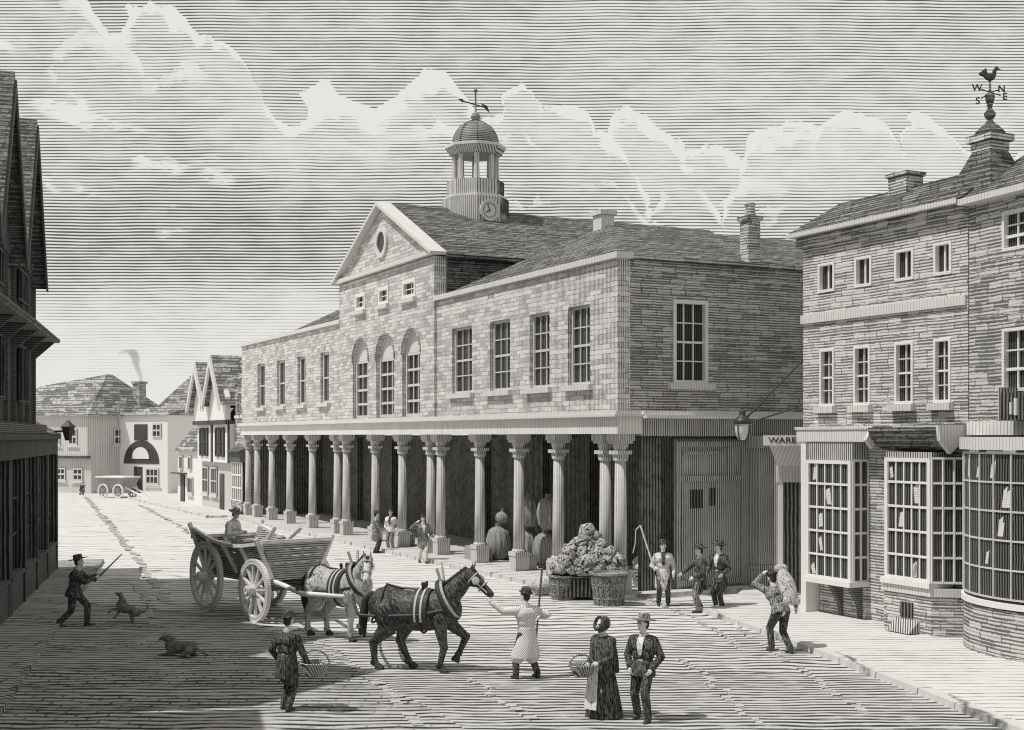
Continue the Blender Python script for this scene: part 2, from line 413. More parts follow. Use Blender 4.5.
# middle block, 0.12 proud
PY = -.12
arch = [ww(355.5,371), ww(379,397), ww(405,423)]; AZ0, AZ1 = 5.36, 8.72
small = [ww(358.5,368), ww(381.5,391.5), ww(405.5,418.5)]; SZ0, SZ1 = 9.95, 10.68
W0 = XL; Lc = XR - XL; ZC = 11.3
mb = MB().wall((XL, PY, 0), (1,0,0), (0,1,0), Lc, ZE, ZC, .5,
               [(c-w/2-W0, c+w/2-W0, AZ0, AZ1) for c, w in arch] + [(c-w/2-W0, c+w/2-W0, SZ0, SZ1) for c, w in small])
for c, w in arch: arch_fill(mb, c, w, AZ1, PY, PY + .5)
mb.build('wall', 'stone', hall)
for c, w in arch:
    g = MB().box(c-w/2, c+w/2, .16, .2, AZ0, AZ1).build('arched_window', 'glass', hall)
    f = MB(); wi = w/2 - .13
    for s in (-1, 1): f.box(c + s*wi, c + s*w/2, .03, .15, AZ0, AZ1 - w/2)
    f.box(c-wi, c+wi, .03, .15, AZ0, AZ0+.12)
    n = 10; r = w/2
    for i in range(n):
        t0, t1 = PI*i/n, PI*(i+1)/n
        P = lambda t, q: (c - q*math.cos(t), .03, AZ1 - r + q*math.sin(t))
        f.prism([P(t0, r), P(t1, r), P(t1, r-.13), P(t0, r-.13)], (0, .12, 0))
    f.build('frame', 'frame', g)
    b = MB(); hh = AZ1 - r - AZ0
    for i in (1, 2): x = c - wi + 2*wi*i/3; b.box(x-.03, x+.03, .09, .148, AZ0+.12, AZ1-r)
    for j in range(1, 5): z = AZ0 + hh*j/4.0; b.box(c-wi, c+wi, .07, .086, z-.05, z+.05)
    b.build('glazing_bars', 'frame', g)
    # pale blind in the round head
    bl = MB().prism([(c - (r-.14)*math.cos(PI*i/12), .09, AZ1 - r + .06 + (r-.14)*math.sin(PI*i/12)) for i in range(13)], (0, .05, 0))
    bl.build('tympanum', 'white', g)
    hm = MB()
    for i in range(12):
        t0, t1 = PI*i/12, PI*(i+1)/12
        P = lambda t, q: (c - q*math.cos(t), PY-.05, AZ1 - r + q*math.sin(t))
        hm.prism([P(t0, r+.1), P(t1, r+.1), P(t1, r+.01), P(t0, r+.01)], (0, .045, 0))
    hm.build('hood_mould', 'stone_shade', g)
for c, w in small: window(hall, (c, PY, SZ0), w, SZ1-SZ0, 2, 2, fr='framelight', fw=.14, surround=.03, sash=False, sillw=.1)
# pediment
cx_ = (XL + XR)/2; AP = 14.0; hw = Lc/2
mb = MB(); zb = ZC + .28
tri = [(XL+.1, PY, zb), (XR-.1, PY, zb), (cx_, PY, AP-.1)]
mb.prism(tri, (0, .4, 0)); ped = mb.build('pediment', 'stone', hall)
MB().box(XL-.15, XR+.15, PY-.2, PY+.35, ZC+.04, ZC+.22).build('cornice', 'white', ped)
rk = MB()
for s in (-1, 1):
    a = Vector((cx_ + s*(hw+.36), 0, ZC+.12)); b = Vector((cx_, 0, AP+.14)); d = (b-a).normalized(); nn = Vector((-d.z*s, 0, d.x*s)); nn = nn if nn.z > 0 else -nn
    q = [a, b, b - Vector((0,0,.15)), a - nn*.12]
    rk.prism([(p.x, PY-.3, p.z) for p in q], (0, .66, 0))
rk.build('raking_cornice', 'white', ped)
oc = Vector((cx_, PY, 12.5))
MB().wheel_ring(oc + Vector((0,-.04,0)), (0,1,0), .44, .64, .12).build('round_window', 'white', ped)
MB().tube(oc + Vector((0,-.03,0)), oc + Vector((0,-.005,0)), .44, n=28).build('round_pane', 'glass', ped)
# side walls and back of the middle block above the wings
mb = MB().box(XR-.4, XR-.02, .42, DEP, ZE, 11.3).box(XL+.02, XL+.4, .42, DEP, ZE, 11.3)
mb.prism([(XL+.1, DEP-.4, 11.31), (XR-.1, DEP-.4, 11.31), (cx_, DEP-.4, AP-.1)], (0,.38,0))
mb.build('side_wall', 'tile', hall)
def gable_roof(name, x0, x1, y0, y1, zeave, zr, th=.14):
    xm = (x0+x1)/2; m = MB()
    for s, xe in ((-1, x0), (1, x1)):
        a = [(xe, y0, zeave), (xm, y0, zr), (xm, y1, zr), (xe, y1, zeave)]
        m.prism(a, (0, 0, th))
    return m.build(name, 'tile', hall)
gable_roof('roof', XL-.35, XR+.35, PY+.37, DEP, 11.22, AP+.0)
# wing roofs, hipped to the front
def hip(x0, x1, y0, y1, ze, zr, run):
    xm = (x0+x1)/2
    A,B,Cc,D = (x0,y0,ze),(x1,y0,ze),(x1,y1,ze),(x0,y1,ze); P,Q = (xm,y0+run,zr),(xm,y1-run,zr)
    return MB().add([A,B,Cc,D,P,Q], [(0,1,4),(1,2,5,4),(2,3,5),(3,0,4,5),(3,2,1,0)])
roofr = hip(XR+.0, .12, -.06, DEP+.1, ZP+.1, 11.75, 3.5).build('roof', 'tile', hall)
roofl = hip(-36.2, XL-.02, .3, DEP, ZP+.02, 11.75, 3.5).build('roof', 'tile', hall)
MB().box(-6.75, -6.2, 3.1, 3.6, 11.5, 12.05).box(-6.82, -6.13, 3.03, 3.67, 12.052, 12.2).build('chimney_stub', 'white', roofr)
# copings
MB().box(XR+.002, .16, -.14, .42, ZP+.002, ZP+.17).build('coping', 'white', hall)
MB().box(-LEN-.14, XL-.002, -.14, .42, ZP+.002, ZP+.17).build('coping', 'white', hall)
MB().box(-.42, .15, .424, DEP, ZP+.012, ZP+.13).build('coping', 'stone_shade', hall)
# flue at the join of the left wing
ch = MB().box(XL-1.5, XL-.75, 1.2, 1.9, 9.6, 11.45).build('chimney', 'white', hall)
pts = [(XL-.95, 1.5, 11.45), (XL-.95, 1.5, 12.2), (XL-1.05, 1.5, 12.45), (XL-1.3, 1.5, 12.5), (XL-1.5, 1.5, 12.35)]
MB().path(pts, .14).build('bent_flue', 'white', ch)
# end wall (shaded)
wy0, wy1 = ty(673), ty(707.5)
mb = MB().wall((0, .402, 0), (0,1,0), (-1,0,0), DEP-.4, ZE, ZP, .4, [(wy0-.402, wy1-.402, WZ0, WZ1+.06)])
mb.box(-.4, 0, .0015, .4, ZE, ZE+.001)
mb.build('end_wall', 'stone_shade', hall)
window(hall, (0, (wy0+wy1)/2, WZ0), wy1-wy0, WZ1-WZ0+.06, 3, 4, rot=PI/2, fr='framelight', fw=.1, surround=.04, bar=.04)
q = MB(); z = ZE
while z < ZP - .3:                                          # corner quoins
    q.box(-.001, .05, -.045, .3 if int(z*4) % 2 else .5, z+.02, z+.33); z += .36
# back and far walls
MB().box(-LEN, 0, DEP-.4, DEP-.01, .2, ZP).box(-LEN, -LEN+.4, .41, DEP-.42, ZE, ZP).build('back_wall', 'stone_shade', hall)
# entablature
EY = -.05
MB().box(-LEN-.05, .06, EY, .75, 4.66, 5.148).build('frieze', 'frieze', hall)
MB().box(-LEN-.2, .2, -.22, .72, 5.15, 5.22).box(-LEN-.14, .14, -.15, .7, 5.222, 5.318).build('cornice', 'white', hall)
MB().box(-.7, .05, .752, DEP, 4.6, 5.09).build('end_frieze', 'gatewood', hall)
MB().box(-.6, .36, .722, DEP, 5.1, 5.2).box(-.55, .26, .702, DEP, 5.202, 5.318).build('end_cornice', 'frieze', hall)
# floor, ceiling and inner wall of the arcade
MB().box(-LEN-.3, .35, -.75, 5.6, 0, .14).build('arcade_step', 'kerb', hall)
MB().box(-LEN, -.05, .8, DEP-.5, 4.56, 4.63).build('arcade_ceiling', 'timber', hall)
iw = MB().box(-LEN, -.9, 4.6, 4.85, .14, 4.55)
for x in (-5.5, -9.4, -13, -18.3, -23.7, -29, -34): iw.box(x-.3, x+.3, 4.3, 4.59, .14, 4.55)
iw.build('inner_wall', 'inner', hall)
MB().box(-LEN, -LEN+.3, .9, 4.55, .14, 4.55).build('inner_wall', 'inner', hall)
def counter(x0, x1, y): return MB().box(x0, x1, y, y+.5, .145, .62)
for a, b in ((sx(452), sx(467)), (sx(497), sx(510)), (sx(532), sx(548)), (sx(412), sx(426)), (sx(380), sx(392))):
    counter(a, b, .5).build('low_bench', 'gatewood', hall)
# columns
def column(loc, fat=.66):
    sh = MB().lathe([(.30*fat,.86),(.275*fat,2.0),(.245*fat,3.86)], n=18).build('column', 'column', hall, loc, smooth=False)
    for p in sh.data.polygons: p.use_smooth = abs(p.normal.z) < .5
    MB().box(-.36*fat, .36*fat, -.36*fat, .36*fat, .142, .62).box(-.40*fat, .40*fat, -.40*fat, .40*fat, .622, .76).lathe([(.37*fat,.762),(.37*fat,.80),(.31*fat,.858)], n=18).build('pedestal', 'column', sh)
    MB().lathe([(.25*fat,3.862),(.32*fat,3.9),(.32*fat,3.98)], n=18).box(-.25*fat,.25*fat,-.25*fat,.25*fat,3.982,4.07).box(-.37*fat,.37*fat,-.37*fat,.37*fat,4.072,4.18)\
        .lathe([(.27*fat,4.182),(.31*fat,4.25),(.36*fat,4.38)], n=18).box(-.40*fat,.40*fat,-.40*fat,.40*fat,4.382,4.46).box(-.46*fat,.46*fat,-.46*fat,.46*fat,4.462,4.656).build('capital', 'column', sh)
    return sh
CYY = .42
proto = column((0,0,0))
first = True
for u in (248.5, 257.5, 272, 290, 312.5, 337.5, 346.5, 375.5, 402.5, 431, 441, 480, 519, 558.5, 605.5, 620.5):
    loc = (sx(u, CYY), CYY, 0)
    if first: proto.location = loc; first = False
    else: dup(proto, hall, loc)
# end opening: gate, pier, boarding
gy0, gy1 = ty(681), ty(745)
g = MB().box(-.36, -.26, gy0, gy1, .16, 4.5).build('gate', 'gatewood', hall)
fr = MB()
for z in (3.35, 4.36, .3): fr.box(-.255, -.19, gy0, gy1, z-.08, z+.08)
fr.box(-.255, -.2, gy0, gy0+.14, .16, 4.28).box(-.255, -.2, gy1-.5, gy1-.3, 3.44, 4.28).box(-.255, -.2, gy0+.2, gy1-.6, 4.05, 4.15)
fr.build('gate_frame', 'gatewood', g)
nb = MB()
for (yy, zz, a, b) in ((gy0+.5, 2.75, .42, .55), (gy0+1.15, 2.8, .24, .52)): nb.box(-.256, -.235, yy, yy+a, zz-b/2, zz+b/2)
nb.build('torn_bill', 'timber', g)
MB().box(-.45, -.3, .95, gy0-.5, .145, 4.55).build('board_partition', 'inner', hall)
py = (ty(749) + ty(776))/2; pier = MB().box(-.4, .32, py-.38, py+.38, .76, 4.1).build('pier', 'gatewood', hall)
MB().box(-.45, .4, py-.48, py+.48, 0, .6).box(-.42, .36, py-.43, py+.43, .602, .758).build('pedestal', 'gatewood', pier)
MB().box(-.45, .38, py-.44, py+.44, 4.102, 4.25).box(-.45, .46, py-.52, py+.52, 4.252, 4.598).build('capital', 'gatewood', pier)
MB().box(-.4, -.1, py+.4, DEP-.5, 0, 4.59).build('end_boarding', 'gatewood', hall)
MB().box(-.4, -.2, gy1+.02, py-.4, .16, 4.55).build('end_boarding', 'gatewood', hall)
# tall stack on the end wall
c0, c1 = ty(750), ty(762)
ch = MB().box(-.5, -.08, c0, c1, 9.78, 11.05).build('chimney', 'brick2', hall)
MB().box(-.56, -.02, c0-.06, c1+.06, 11.052, 11.2).build('chimney_cap', 'brick2', ch)
cm = (c0+c1)/2
MB().lathe([(.17,11.202),(.14,11.5),(.17,11.54),(.16,11.6)], (-.29, cm, 0), n=14).build('chimney_pot', 'brick2', ch)
# clock turret
tx, tyy = cx_, 4.07
def octa(r, z0, z1, r1=None, rot=PI/8):
    return MB().lathe([(r/math.cos(PI/8), z0), ((r1 or r)/math.cos(PI/8), z1)], (tx, tyy, 0), n=8, rot=rot)
tur = octa(1.3, 12.2, 14.55).build('clock_turret', 'turret', hall)
octa(1.12, 14.56, 15.3).build('upper_stage', 'turret', tur)
octa(1.24, 14.552, 14.66).build('string_course', 'white', tur)
MB().box(tx+1.302, tx+1.33, tyy-.47, tyy+.47, 12.9, 14.5).build('clock_panel', 'turret', tur)
ckp = Vector((tx+1.34, tyy, 13.92))
ck = MB().tube(ckp, ckp + Vector((.05,0,0)), .36, n=32).build('clock_dial', 'clock', tur)
MB().wheel_ring(ckp + Vector((.03,0,0)), (1,0,0), .362, .44, .1).build('clock_rim', 'white', tur)
for ang, ln, w in ((-20, .3, .035), (-118, .2, .045)):     # hands: seen from the street, minute hand just left of twelve
    t = math.radians(ang); d = Vector((0, math.sin(t), math.cos(t)))
    MB().bar(ckp + Vector((.058,0,0)) - d*.05, ckp + Vector((.058,0,0)) + d*ln, w, .012, up=(1,0,0)).build('clock_hand', 'iron', tur)
MB().wheel_ring(ckp + Vector((.05,0,0)), (1,0,0), .27, .295, .014).build('hour_ring', 'iron', tur)
cb = MB()
for k in range(8):
    a = PI/8 + k*PI/4; cb.tube((tx+.88*math.cos(a), tyy+.88*math.sin(a), 15.302), (tx+.88*math.cos(a), tyy+.88*math.sin(a), 16.4), .13, .11, 12)
cb.build('belfry_columns', 'column', tur)
octa(.12, 15.302, 16.4).build('belfry_core', 'timber', tur)
octa(1.0, 16.402, 16.7, 1.18).build('belfry_cornice', 'turret', tur)
octa(1.2, 16.702, 16.82).build('cornice_edge', 'white', tur)
MB().lathe([(.97,16.822)] + [(.95*math.cos(t), 16.92 + .98*math.sin(t)) for t in [PI/2*i/9 for i in range(9)]] + [(.1,17.9)], (tx,tyy,0), n=24).build('dome', 'lead', tur, smooth=True)
rb = MB()
for k in range(8):
    a = PI/8 + k*PI/4
    rb.path([(tx+.96*math.cos(t)*math.cos(a), tyy+.96*math.cos(t)*math.sin(a), 16.92+.99*math.sin(t)) for t in [PI/2*i/8*.95 for i in range(9)]], .035, 6)
rb.build('dome_ribs', 'lead', tur)
MB().lathe([(.2,17.85),(.12,17.92),(.2,18.02),(.22,18.1),(.14,18.22),(.05,18.28),(.035,18.5),(.035,19.1),(.09,19.14),(.1,19.2),(.02,19.28)], (tx,tyy,0), n=12).build('finial', 'lead', tur, smooth=True)
vn = MB().bar((tx-.1,tyy-.6,18.72), (tx+.06,tyy+.5,18.5), .03, .05).prism([(tx-.1,tyy-.78,18.78),(tx-.1,tyy-.56,18.8),(tx-.1,tyy-.56,18.64)], (.025,0,0))
vn.prism([(tx+.05,tyy+.2,18.66),(tx+.06,tyy+.5,18.6),(tx+.06,tyy+.62,18.3),(tx+.05,tyy+.42,18.46)], (.025,0,0))
vn.build('weathervane', 'iron', tur)

# ------------------------------------------------------------------ three-storey shop on the right
RX, RY = 7.61, 34.0
shop = thing('corner_shop', 'three-storey brick shop with projecting bay windows right of the market', 'building', (RX, RY, 0), HALL_ROT)
def rx(u, y=0.0):
    r = (u - CX)/F; X0, Y0 = RX + .8952*y, RY + .4456*y
    return (Y0*r - X0) / (.4456 + .8952*r)
SL = rx(968)
def rw(a, b): p, q = rx(a), rx(b); return (p+q)/2, q-p
top = [rw(818.5,835), rw(855,872), rw(895,914), rw(934,952)]
low = [rw(820,834.5), rw(854,870.5), rw(895,913.5), rw(934,951)]
hs = [(c-w/2, c+w/2, 8.27, 9.02) for c, w in top] + [(c-w/2, c+w/2, 5.36, 6.82) for c, w in low]
MB().wall((0,0,0), (1,0,0), (0,1,0), SL, 0, 9.75, .35, hs).build('wall', 'brick', shop)
MB().box(0, .35, .352, 8, 0, 9.75).box(0.36, SL, 7.6, 7.95, 0, 9.75).box(SL-.35, SL-.01, .352, 7.58, 0, 9.75).build('side_wall', 'brick', shop)
for c, w in top: window(shop, (c, 0, 8.27), w, .75, 2, 1, fr='framelight', fw=.07, surround=.03, bar=.05, sill=False, depth=.1)
for c, w in low: window(shop, (c, 0, 5.36), w, 1.46, 2, 4, fr='framelight', fw=.065, surround=.03, bar=.03, depth=.1, sillw=.09)
MB().box(-.02, SL-.03, -.07, -.003, 7.52, 7.75).build('string_course', 'white', shop)
MB().box(-.3, SL-.05, -.32, .3, 9.772, 9.88).build('eaves_gutter', 'white', shop)
MB().box(-.1, SL-.05, -.14, -.003, 9.5, 9.75).build('eaves_band', 'brick2', shop)
# mansard roof
E, R0 = 9.882, 10.68
a = [(-.28,-.3,E),(SL+.1,-.3,E),(SL+.1,8,E),(-.28,8,E)]; b = [(.45,.85,R0),(SL+.1,.85,R0),(SL+.1,6.8,R0-.1),(.45,6.8,R0-.1)]
roof = MB().hexa(a, b).build('roof', 'tile', shop)
cu0, cu1 = rx(899, .9), rx(917, .9)
k = MB().box(cu0, cu1, .55, 1.1, 10.4, 10.92).build('chimney', 'brick', shop)
MB().box(cu0-.05, cu1+.05, .5, 1.15, 10.922, 11.02).build('chimney_cap', 'brick2', k)
# shop cornice
MB().box(.36, 3.2, -.56, -.002, 4.76, 4.83).box(.39, 3.18, -.53, -.002, 4.46, 4.758).build('shop_cornice', 'white', shop)
# coved hood over the second bay
hx0, hx1 = 3.3, SL-.12
prof = [(-.004,4.80),(-.75,4.80),(-.75,4.72),(-.66,4.55),(-.5,4.38),(-.3,4.27),(-.004,4.24)]
MB().prism([(hx0,y,z) for y, z in prof], (hx1-hx0,0,0)).build('coved_hood', 'slate', shop)
MB().prism([(hx0-.1,y,z) for y, z in [(-.004,4.84),(-.6,4.84),(-.8,4.5),(-.62,4.3),(-.45,4.45),(-.004,4.5)]], (.095,0,0)).build('hood_bracket', 'white', shop)
MB().prism([(hx1+.003,y,z) for y, z in [(-.004,4.84),(-.85,4.84),(-.8,4.5),(-.5,4.2),(-.3,4.35),(-.004,4.4)]], (.1,0,0)).build('hood_bracket', 'white', shop)
def bay(x0, x1, p, z0, z1, ztop, cols, rows, chamf, sidemat):
    """boxed-out shop window: a carcass with glass, a frame, a sill"""
    w = MB().box(x0, x1, -p, -p+.04, z0, z1)
    if chamf: w.prism([(x1,-p,z0),(x1+chamf,-.01,z0),(x1+chamf,-.01,z1),(x1,-p,z1)], (-.04,.02,0))
    else: w.box(x1-.04, x1, -p+.042, -.004, z0, z1)
    w.box(x0, x0+.04, -p+.042, -.004, z0, z1)
    w = w.build('bay_window', 'shopglass', shop)
    f = MB(); W = x1-x0
    for x in (x0, x1-.1): f.box(x, x+.1, -p-.06, -p-.003, z0, z1)
    f.box(x0+.1, x1-.1, -p-.06, -p-.003, z1-.09, z1).box(x0+.1, x1-.1, -p-.06, -p-.003, z0, z0+.06)
    for i in range(1, cols): x = x0+.1+(W-.2)*i/cols; f.box(x-.018, x+.018, -p-.035, -p-.004, z0+.06, z1-.09)
    for j in range(1, rows): z = z0+(z1-z0)*j/rows; f.box(x0+.1, x1-.1, -p-.048, -p-.037, z-.028, z+.028)
    if chamf:
        d = Vector((chamf, p-.01, 0)); nrm = Vector((d.y, -d.x, 0)).normalized()*.02
        for i in range(0, 4): q = Vector((x1,-p,0)) + d*(i/3) + nrm; f.bar((q.x,q.y,z0),(q.x,q.y,z1), .04, .04)
        for j in range(0, rows+1): z = z0+(z1-z0)*j/rows; f.bar((x1+nrm.x,-p+nrm.y,z),(x1+d.x+nrm.x,-p+d.y+nrm.y,z), .03, .05)
    else:
        for i in range(0, 3): y = -p + (p-.05)*i/2; f.box(x1+.003, x1+.03, y, y+.05, z0, z1)
        for j in range(0, rows+1): z = z0+(z1-z0)*j/rows; f.box(x1+.003, x1+.02, -p+.05, -.01, z-.03, z+.03)
    f.build('frame', 'whitewood', w)
    rr_ = random.Random(int(x0*100))
    for i in range(5):
        ci, rj = rr_.randrange(cols), rr_.randrange(rows); xx = x0+.13+(W-.26)*(ci+.2*rr_.random())/cols; zz = z0+(z1-z0)*rj/rows+.08; hh = rr_.uniform(.25,.5)
        q_ = [rr_.uniform(-.04,.04) for _ in range(8)]; ww_ = rr_.uniform(.1,.2); lean_ = rr_.uniform(-.08,.08)
        MB().prism([(xx+abs(q_[0]),-p-.0015,zz),(xx+ww_,-p-.0015,zz+abs(q_[2])),(xx+ww_+lean_,-p-.0015,zz+hh),(xx+lean_+.03,-p-.0015,zz+hh*.8+q_[3])], (0,-.0012,0)).build('glint_card', 'goods', w)  # pale shards on the glass, for shown goods and painted light reflections
    MB().box(x0-.06, x1+.06, -p-.14, -.004, z0-.13, z0-.004).build('sill', 'whitewood', w)
    if ztop > z1: MB().box(x0, x1, -p+.0, -.004, z1+.004, ztop).build('head_panel', 'gatewood', w)
    return w
b1x0, b1x1 = .80, 2.47
w = bay(b1x0, b1x1, .5, 1.05, 4.0, 4.455, 5, 5, 0, 'gatewood')
for x in (b1x0+.75, b1x1-.22):
    MB().prism([(x, -.5, .915), (x, -.003, .915), (x, -.003, .05), (x, -.12, .05), (x, -.2, .45)], (.13,0,0)).build('bracket', 'darkwood', w)
MB().box(b1x0, b1x1-.02, -.1, -.003, .13, .91).build('stallriser', 'brick', w)
MB().box(b1x0-.27, b1x0-.07, -.5, -.004, .12, 4.455).build('corner_post', 'whitewood', shop)
b2x0, b2x1 = 3.75, 5.2
w = bay(b2x0, b2x1, .6, 1.32, 4.1, 4.235, 5, 5, .42, 'gatewood')
MB().hexa([(b2x0-.05,-.62,.1),(b2x1,-.62,.1),(b2x1+.46,-.004,.1),(b2x0-.05,-.004,.1)], [(b2x0-.05,-.62,1.0),(b2x1,-.62,1.0),(b2x1+.46,-.004,1.0),(b2x0-.05,-.004,1.0)]).build('stallriser', 'brick', w)
MB().hexa([(b2x0-.08,-.68,1.003),(b2x1+.02,-.68,1.003),(b2x1+.5,-.004,1.003),(b2x0-.08,-.004,1.003)], [(b2x0-.08,-.68,1.185),(b2x1+.02,-.68,1.185),(b2x1+.5,-.004,1.185),(b2x0-.08,-.004,1.185)]).build('apron', 'white', w)
gr = MB().box(b2x0+.5, b2x0+.9, -.64, -.622, .45, .8)
MB().box(b2x0+.5, b2x0+.9, -.645, -.622, .45, .8).build('cellar_grating', 'timber', w)
MB().prism([(b2x0+.35,-.625,.42),(b2x0+.35,-.95,.14),(b2x0+.35,-.625,.14)], (.75,0,0)).build('cellar_flap', 'gatewood', w)
# the pale shards on the panes suggest goods and painted reflections
# lantern arm is a thing of its own below

# ------------------------------------------------------------------ next house, bow window
KX, KY = RX + .4456*SL, RY - .8952*SL
H2 = math.atan2(-.939, .344)
bow = thing('bow_window_house', 'rough brick house with a bowed shop window at the right edge', 'building', (KX, KY, 0), H2)
def kx(u, y=0.0):
    r = (u-CX)/F; X0, Y0 = KX+.939*y, KY+.344*y
    return (Y0*r - X0)/(.344+.939*r)
c2 = (kx(1001)+kx(1024))/2 + .08; w2 = kx(1024)-kx(1001)+.1
MB().wall((.01,.02,0), (1,0,0), (0,1,0), 9, 0, 9.7, .35, [(c2-w2/2-.01, c2+w2/2-.01, 8.55, 9.4), (c2-w2/2-.01, c2+w2/2-.01, 5.55, 6.9)]).build('wall', 'brick2', bow)
MB().box(8.6, 8.99, .38, 8, 0, 9.7).box(.4, 8.5, 7.6, 7.99, 0, 9.7).build('side_wall', 'brick2', bow)
window(bow, (c2, .02, 8.55), w2, .85, 2, 3, fr='framelight', fw=.07, surround=.03, bar=.04, sill=False, depth=.1)
window(bow, (c2, .02, 5.55), w2, 1.35, 2, 3, fr='framelight', fw=.07, surround=.03, bar=.04, sill=False, depth=.1)
MB().box(.02, 9.2, -.3, .3, 9.702, 9.84).build('eaves_gutter', 'white', bow)
MB().hexa([(.02,-.28,9.842),(9.2,-.28,9.842),(9.2,8,9.842),(.02,8,9.842)], [(.02,1.6,11.0),(9.2,1.6,11.0),(9.2,6.4,11.0),(.02,6.4,11.0)]).build('roof', 'tile', bow)
# dark box on brackets under the window
k0 = kx(1003, -.4)
bx = MB().box(k0, k0+1.5, -.45, -.02, 4.93, 5.5).build('window_box', 'timber', bow)
MB().box(k0-.06, k0-.004, -.47, -.0, 4.93, 5.62).build('end_board', 'gatewood', bx)
MB().box(k0+.3, k0+.36, -.5, -.453, 5.05, 5.3).box(k0+.42, k0+.5, -.49, -.453, 5.03, 5.38).build('ornament', 'white', bx)
MB().box(.05, 8.9, -.08, .018, 4.62, 4.92).build('fascia', 'frieze', bow)
bc = Vector((2.25, 1.35, 0)); br_ = 2.55; half = math.radians(52)
def arcpts(r, n=20, z=0): return [(bc.x + r*math.sin(t), bc.y - r*math.cos(t), z) for t in [-half + 2*half*i/n for i in range(n+1)]]
def arcband(mb, r0, r1, z0, z1, n=20):
    o0, o1 = arcpts(r0, n, z0), arcpts(r1, n, z0)
    for i in range(n):
        mb.hexa([o0[i], o0[i+1], o1[i+1], o1[i]][::-1], [(p[0],p[1],z1) for p in (o0[i], o0[i+1], o1[i+1], o1[i])][::-1])
    return mb
gw = arcband(MB(), br_-.06, br_, 1.32, 4.25).build('bow_window', 'shopglass', bow)
fm = MB()
for i in range(0, 11):
    p = arcpts(br_+.02, 10)[i]; fm.bar((p[0],p[1],1.32),(p[0],p[1],4.25), .026, .03)
for j in range(0, 6): z = 1.32 + 2.93*j/5; arcband(fm, br_+.002, br_+.03, z-.018, z+.018)
fm.build('frame', 'frame', gw)
arcband(MB(), br_-.3, br_+.1, 4.32, 4.58).build('bow_cornice', 'white', gw)
arcband(MB(), br_-.3, br_+.07, 1.12, 1.24).build('sill', 'whitewood', gw)
arcband(MB(), br_-.3, br_+.02, 0.05, 1.09).build('stallriser', 'brick2', gw)
rr_ = random.Random(3)
for i in range(9):
    t_ = -half + 2*half*rr_.uniform(.15,.6); z = 1.4 + .586*rr_.randrange(5); r = br_ + .001; w_ = rr_.uniform(.03,.055); hh = rr_.uniform(.25,.48)
    q = lambda tt, zz, rr: (bc.x + rr*math.sin(tt), bc.y - rr*math.cos(tt), zz)
    MB().hexa([q(t_,z,r), q(t_+w_,z,r), q(t_+w_,z,r+.002), q(t_,z,r+.002)], [q(t_+.02,z+hh*.8,r), q(t_+w_+.02,z+hh,r), q(t_+w_+.02,z+hh,r+.002), q(t_+.02,z+hh*.8,r+.002)]).build('glint_card', 'goods', gw)  # shards on the bow panes, goods and painted glints alike
# flared chimney cowl with weathercock at the corner of the two houses
vx, vy = 10.76, 29.27
cw = thing('weathercock_chimney', 'dark flared chimney with weathercock and compass letters at the corner roof', 'chimney', (vx, vy, 0), HALL_ROT)
MB().hexa([(-.72,-.74,9.9),(.72,-.74,9.9),(.72,.7,9.9),(-.72,.7,9.9)], [(-.27,-.27,11.0),(.27,-.27,11.0),(.27,.27,11.0),(-.27,.27,11.0)]).build('flared_base', 'slate', cw)
MB().box(-.29,.29,-.29,.29,11.002,11.2).build('stack', 'brick', cw)
MB().box(-.37,.37,-.37,.37,11.202,11.36).build('stack_cap', 'brick', cw)
MB().lathe([(.36,11.362),(.3,11.46),(.18,11.58),(.08,11.66),(.065,11.72),(.12,11.8),(.13,11.86),(.065,11.94),(.05,12.0),(.1,12.18),(.11,12.26),(.03,12.32),(.022,12.72)], n=14).build('finial', 'slate', cw, smooth=True)
vane = MB()
wdir = Matrix.Rotation(-HALL_ROT, 3, 'Z')               # arms set to the compass, not to the house
EWv = wdir @ Vector((.93,.36,0)); NSv = wdir @ Vector((.88,-.47,0))
arms = {'W': -EWv*.36 + Vector((0,0,.06)), 'N': EWv*.33 + Vector((0,0,.1)), 'S': -NSv*.26 + Vector((0,0,-.17)), 'E': NSv*.32 + Vector((0,0,-.14))}
hub = Vector((0,0,12.34))
for kk, p in arms.items(): vane.tube(hub, hub + p*.72, .014, .014, 6)
vane = vane.build('weathervane', 'iron', cw)
for kk, p in arms.items():
    o = bpy.data.objects.new('compass_letter', text_mesh(kk, .22, .012, 'iron')); COL.objects.link(o); o.parent = vane
    o.location = hub + p; o.rotation_euler = (PI/2, 0, -HALL_ROT)
ck_ = MB()
B = wdir
def bp(x, y, z): return B @ Vector((x, y, z)) + Vector((0,0,12.66))
ck_.ell(bp(0,0,.02), .13, .05, .085, B).ell(bp(.1,0,.12), .05, .035, .1, B).ell(bp(.15,0,.2), .045, .03, .04, B)
ck_.prism([bp(.18,-.01,.22), bp(.27,-.01,.19), bp(.18,-.01,.17)], B @ Vector((0,.02,0))).prism([bp(.1,-.01,.22), bp(.13,-.01,.29), bp(.16,-.01,.25), bp(.19,-.01,.28), bp(.19,-.01,.2)], B @ Vector((0,.02,0)))
for a, r in ((.0,.05),(.06,.045),(.12,.04)): ck_.capsule(bp(-.08,0,.02+a*.3), bp(-.22+a,0,.1+a*.8), .035, r*.7)
ck_.tube(bp(0,0,-.1), bp(0,0,.0), .03, .03)
ck_.blob('cock', 'iron', vane, vox=.012, smooth=1)

